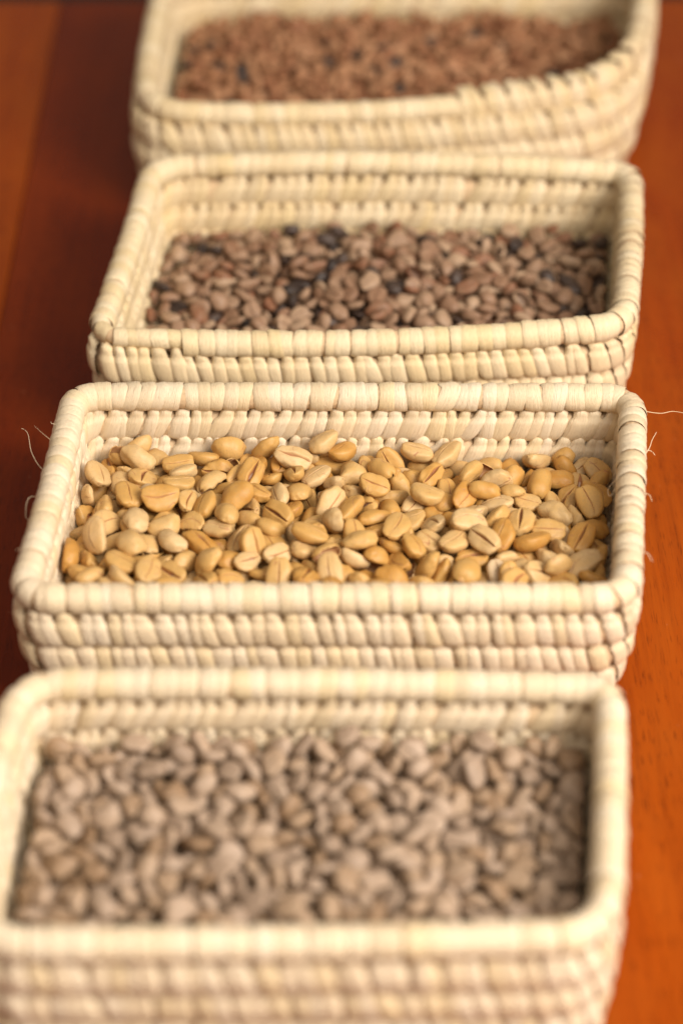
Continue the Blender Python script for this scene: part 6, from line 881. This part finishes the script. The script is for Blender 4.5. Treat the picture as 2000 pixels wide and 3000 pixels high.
for key, n in (('B', 5), ('C', 3)):
    D = BEANS[key]
    for _ in range(n):
        i = fz.randrange(4); p = Vector((*D['corners'][i], 0)).lerp(Vector((*D['corners'][(i+1) % 4], 0)), fz.uniform(.04, .96))
        e = Vector((*D['corners'][(i+1) % 4], 0))-Vector((*D['corners'][i], 0)); e.normalize(); out = Vector((-e.y, e.x, 0))
        if out.dot(p-Vector((*D['cen'], 0))) < 0: out = -out
        if fz.random() < .4: out = -out
        h = fz.uniform(0, 1.2); z = RIM+.0040*math.sin(h)
        a = p+out*.0040*math.cos(h)+Vector((0, 0, z)); d = (out*fz.uniform(.2, 1)+e*fz.uniform(-1, 1)+Vector((0, 0, fz.uniform(-.1, .6)))).normalized()
        ln = fz.uniform(.0015, .004); bend = Vector((fz.gauss(0, 1), fz.gauss(0, 1), fz.gauss(0, .6)))*ln*.25
        fibre(key, [a-d*.0006, a+d*ln*.4+bend*.3, a+d*ln*.75+bend, a+d*ln+bend*1.9], fz.uniform(.00005, .0001))

# ------------------------------------------------------------------ coffee beans
def bean_np(rng, a, b, c1, c2, nx=22, hi=True, groove=.5, width=.07, open_=0.0, lump=.07, bend=.0, flatp=.6, kid=.0):
    """a plano-convex bean, long axis x, flat seamed side towards -z; open_: how far the seam gapes"""
    dome = [(-105+210*i/15) for i in range(16)] if hi else [(-105+210*i/7) for i in range(8)]
    fl = [-62, -46, -33, -24, -17, -12, -8, -4.5, -2, 0, 2, 4.5, 8, 12, 17, 24, 33, 46, 62] if hi else [-50, -25, -9, 0, 9, 25, 50]
    ang = [math.radians(d) for d in dome]+[math.radians(180+d) for d in fl]
    off = Vector((rng.uniform(0, 50), rng.uniform(0, 50), rng.uniform(0, 50)))
    wa, wp = rng.uniform(.03, .10), rng.uniform(0, 6)
    tap = rng.uniform(-.12, .12)
    V, M = [(-a, 0, 0)], [0.0]
    for i in range(1, nx):
        th = math.pi*i/nx; X = -math.cos(th); r = math.sin(th)**.82
        r *= 1+tap*X
        for f in ang:
            s, c = math.sin(f), math.cos(f)
            y = b*r*s; m = 0.0
            if c >= 0: z = c1*r*c
            else: z = -c2*r*(abs(c)**flatp)
            if c < 0:
                d = s-wa*math.sin(2.4*X+wp)
                env = 1-abs(X)**6
                wv = width*(1+.5*noise.noise(Vector((X*3, 0, 0))+off))
                op = open_*max(0, 1-(X-.15)**2*1.3)*(1+.8*noise.noise(Vector((X*4, 7, 0))+off))
                w2 = max(wv, wv+op*.30)
                core = math.exp(-(d/w2)**4) if open_ else math.exp(-(d/w2)**2)
                z += (groove+op*.40)*(c1+c2)*.42*env*core*r
                z -= .06*c2*math.exp(-((abs(d)-2.0*w2)/(1.1*w2))**2)*env*(1+2.5*op)
                core2 = math.exp(-(d/(w2*.85))**2)*env
                m = core2*(.60 if op < .25 else 1.0)
            p = Vector((X*a, y, z-bend*X*X*a))
            p.y += kid*(X*X-.4)*b
            q = Vector((X*1.3, y/b*1.1, z/c1))
            k = 1+lump*noise.noise(q+off)+.35*lump*noise.noise(q*2.7+off)-.16*lump*max(0, 1-abs(noise.noise(q*1.6+off*1.7))*5)
            V.append((p.x*k, p.y*k, p.z*k)); M.append(m)
    V.append((a, 0, 0)); M.append(0.0)
    n = len(ang); F = []
    for i in range(nx-2):
        for j in range(n):
            p, q = 1+i*n+j, 1+i*n+(j+1) % n
            F.append((p, q, q+n, p+n))
    last = len(V)-1
    for j in range(n):
        F.append((0, 1+(j+1) % n, 1+j, 1+j)); F.append((last, last-n+j, last-n+(j+1) % n, last-n+(j+1) % n))
    F = np.array(F)
    V = np.array(V)
    # outward winding
    f0 = F[len(F)//3]; nn = np.cross(V[f0[1]]-V[f0[0]], V[f0[2]]-V[f0[0]])
    if nn@V[f0[0]] < 0:
        F = np.where((F[:, 2] == F[:, 3])[:, None], F[:, [0, 2, 1, 1]], F[:, ::-1])
    return V, F, None, np.array(M)

def husk_np(rng, a, b, c1):
    """an empty, curled half husk with a torn edge and real thickness"""
    off = Vector((rng.uniform(0, 50), rng.uniform(0, 50), 0)); nx, nf = 18, 18; t = .00028
    O, I = [], []
    for i in range(nx+1):
        X = -1+2*i/nx
        for j in range(nf+1):
            e = 1+.16*noise.noise(Vector((X*3.5, 3 if j > nf/2 else 0, 0))+off)
            f = R(-118+236*j/nf)*e
            r = max(.16, (1-min(1, abs(X))**2.6)**.5)
            k = 1+.10*noise.noise(Vector((X*1.5, math.sin(f), math.cos(f)))+off)
            for L, s in ((O, 0), (I, t)):
                L.append((X*(a-s)*k, math.sin(f)*(b*.85-s)*r*k, math.cos(f)*(c1*1.05-s)*r*k-.2*c1))
    n = len(O); w = nf+1; V = np.array(O+I); F = []
    for i in range(nx):
        for j in range(nf):
            p = i*w+j; F.append((p, p+1, p+w+1, p+w)); F.append((n+p, n+p+w, n+p+w+1, n+p+1))
    edge = [i*w for i in range(nx+1)]+[nx*w+j for j in range(1, nf+1)]+[i*w+nf for i in range(nx-1, -1, -1)]+[j for j in range(nf-1, 0, -1)]
    for k in range(len(edge)):
        p, q = edge[k], edge[(k+1) % len(edge)]; F.append((p, q, n+q, n+p))
    F = np.array(F)[:, ::-1].copy()
    M = np.concatenate([np.zeros(n), np.full(n, .3)])
    return V, F, None, M

def build_beans(key, names, cat, mats, words, group, stuff, hi):
    rng = random.Random(100+ord(key)); D = BEANS[key]; a, b, c1, c2 = [x/1000 for x in D['dim']]
    lib, low = {}, {}
    def family(code, n, fn, mat):
        arr = [fn() for _ in range(n)]
        lib[code] = [mesh_np(names[code], v[0], v[1], mat, None, v[3]) for v in arr]
    nx = 24 if hi else 16
    B = lambda **k: bean_np(rng, a, b, c1, c2, nx=nx, **k)
    family('S', 16, lambda: B(groove=rng.uniform(.20, .38), width=rng.uniform(.03, .05), bend=rng.uniform(-.04, .12), lump=rng.uniform(.10, .22), kid=rng.gauss(0, .24)), mats['S'])
    family('C', 14, lambda: B(groove=.6, width=.06, open_=rng.choice((.10, .15, .2, .3, .55)), lump=rng.uniform(.12, .24), bend=rng.uniform(-.05, .12), kid=rng.gauss(0, .20)), mats['S'])
    family('H', 4, lambda: husk_np(rng, a, b, c1), mats['S'])
    family('P', 3, lambda: B(groove=.30, width=.06, lump=.09), mats.get('P', mats['S']))
    family('K', 5, lambda: B(groove=.5, width=.09, lump=.12), mats.get('K', mats['S']))
    raw = D['rows']; N = len(raw)//10
    cen = D['cen']; rest = {}; mine = []
    lows = {c: [bean_np(rng, a, b, c1, c2, nx=11, hi=False, groove=.5, width=.16, lump=.09) for _ in range(6)] for c in 'SK'}
    C = [np.array(c) for c in D['corners']]
    def wall_dist(p):
        out = []
        for i in range(4):
            q, e = C[i], C[(i+1) % 4]-C[i]; e = e/np.linalg.norm(e)
            out.append(max(0.0, abs(e[0]*(p[1]-q[1])-e[1]*(p[0]-q[0]))-.010))
        return out                                          # back, right, front, left
    num = ('zero', 'one', 'two', 'three', 'four', 'five', 'six', 'seven', 'eight', 'nine', 'ten', 'eleven', 'twelve', 'thirteen', 'fourteen')
    def say(d):
        h = int(round(d/(2*a)*4)); w, qt = divmod(h, 4)
        if h == 0: return None
        part = (None, 'quarter', 'half', 'three-quarters')[qt]
        if not w: return 'a-'*(qt < 3)+part+' bean-length'
        return num[w]+('' if not qt else '-and-'+'a-'*(qt < 3)+part)+' bean-length'+('' if h <= 4 else 's')
    def place(p):
        d = wall_dist(p)
        s, sn = (d[3], 'left') if d[3] <= d[1] else (d[1], 'right'); v, vn = (d[0], 'back') if d[0] <= d[2] else (d[2], 'front')
        A, Bb = say(s), say(v)
        A = f'touching {sn} wall' if A is None else f'{A} from {sn} wall'
        Bb = f'touching {vn} wall' if Bb is None else f'{Bb.replace(" bean-lengths", "").replace(" bean-length", "")} from {vn} wall'
        return f'{A}, {Bb}'
    for i in range(N):
        rec = raw[i*10:(i+1)*10]; code = 'SCHPK'[rec[0]]
        l = np.array(rec[1:4])/1e4; q = np.array(rec[4:7])/99.0; s = np.array(rec[7:10])/100.0*{'A': .91, 'B': .97, 'C': .91, 'D': .93}[key]
        q = (math.sqrt(max(0.0, 1-float(q@q))), *q)
        if code not in mats and code in 'PK': code = 'S'
        Q = Quaternion([float(x) for x in q]).normalized()
        loc = Vector((float(l[0])+cen[0], float(l[1])+cen[1], float(l[2])))
        if i < D['n']:
            o = link_mesh(names[code], rng.choice(lib[code]))
            o.location = loc; o.rotation_mode = 'QUATERNION'; o.rotation_quaternion = Q; o.scale = [float(x) for x in s]
            up = (Q @ Vector((0, 0, 1))).z
            pose = 0 if up < -.45 else 1 if up > .45 else 2
            w = words[code]; w = w[pose] if isinstance(w, tuple) else w
            tag(o, f'{w}, {place((loc.x, loc.y))}', cat[code], group[code]); mine.append(o)
        else:
            v = rng.choice(lows['K' if code == 'K' else 'S'])
            Rm = np.array(Q.to_matrix()); P = (v[0]*s)@Rm.T
            for dz in (0.0, -.011):
                if loc.z+dz > .009: rest.setdefault('K' if code == 'K' else 'S', []).append((P+np.array([loc.x-cen[0], loc.y-cen[1], loc.z+dz]), v[1], None, v[3]))
    same = {}
    for o in mine: same.setdefault(o['label'], []).append(o)
    for lb, os_ in same.items():
        if len(os_) == 2:                                   # alike and side by side: tell them apart by size
            os_.sort(key=lambda o: o.scale[0]*o.scale[1])
            os_[0]['label'] = 'smaller '+lb; os_[1]['label'] = 'larger '+lb
    for code, parts in rest.items():
        V, F, _, M = join_np(parts)
        o = link_mesh(stuff[code], mesh_np(stuff[code], V, F, mats[code], None, M)); o.location = (cen[0], cen[1], 0)
        o['kind'] = 'stuff'; o['label'] = {'A': 'grey tan beans lying under the top ones in the nearest basket', 'B': 'golden beans lying under the top ones in the sharp basket',
                                         'C': 'mixed beans lying under the top ones in the third basket', 'D': 'reddish brown beans lying under the top ones in the farthest basket'}[key]

nm = lambda b, h='empty_husk', p='pale_bean', k='black_bean': dict(S=b, C=b, H=h, P=p, K=k)
build_beans('B', nm('golden_bean'), dict(S='coffee bean', C='coffee bean', H='husk', P='coffee bean', K='coffee bean'), dict(S=M_GOLD, P=M_PALE),
            dict(S=('golden bean, seam up', 'smooth golden bean, round back up', 'golden bean on its side'), C=('split golden bean, gap up', 'plump golden bean, split side down', 'split golden bean on its side'),
                 H='empty golden husk', P='pale bare bean', K='dark bean'),
            dict(S='golden beans in the sharp basket', C='golden beans in the sharp basket', H='golden empty husks', P='pale bare beans among the golden', K='x'), dict(S='golden_bean_layer', K='dark_bean_layer'), True)
build_beans('A', nm('grey_bean'), dict.fromkeys('SCHPK', 'coffee bean'), dict(S=M_GREY), dict(S=('grey-tan bean, seam up', 'grey-tan bean, round back up', 'grey-tan bean on edge')),
            dict.fromkeys('SCHPK', 'grey tan beans in the nearest basket'), dict(S='grey_bean_layer', K='x'), False)
build_beans('C', nm('brown_bean', 'brown_husk'), dict(S='coffee bean', C='coffee bean', H='husk', P='coffee bean', K='coffee bean'), dict(S=M_BROWN, K=M_BLACK),
            dict(S=('dull brown bean, seam up', 'dull brown bean, round back up', 'dull brown bean on edge'), K='blackened bean', H='curled brown husk'),
            dict(S='brown beans in the mixed basket', C='x', H='brown husks in the mixed basket', P='x', K='black beans in the mixed basket'), dict(S='brown_bean_layer', K='black_bean_layer'), False)
build_beans('D', nm('reddish_bean', k='dark_bean'), dict.fromkeys('SCHPK', 'coffee bean'), dict(S=M_RUST, K=M_BLACK), dict(S=('reddish-brown bean, seam up', 'reddish-brown bean, round back up', 'reddish-brown bean on edge'), K='dark bean in the farthest basket'),
            dict(S='reddish brown beans in the farthest basket', C='x', H='x', P='x', K='dark beans in the farthest basket'), dict(S='reddish_bean_layer', K='dark_bean_layer'), False)
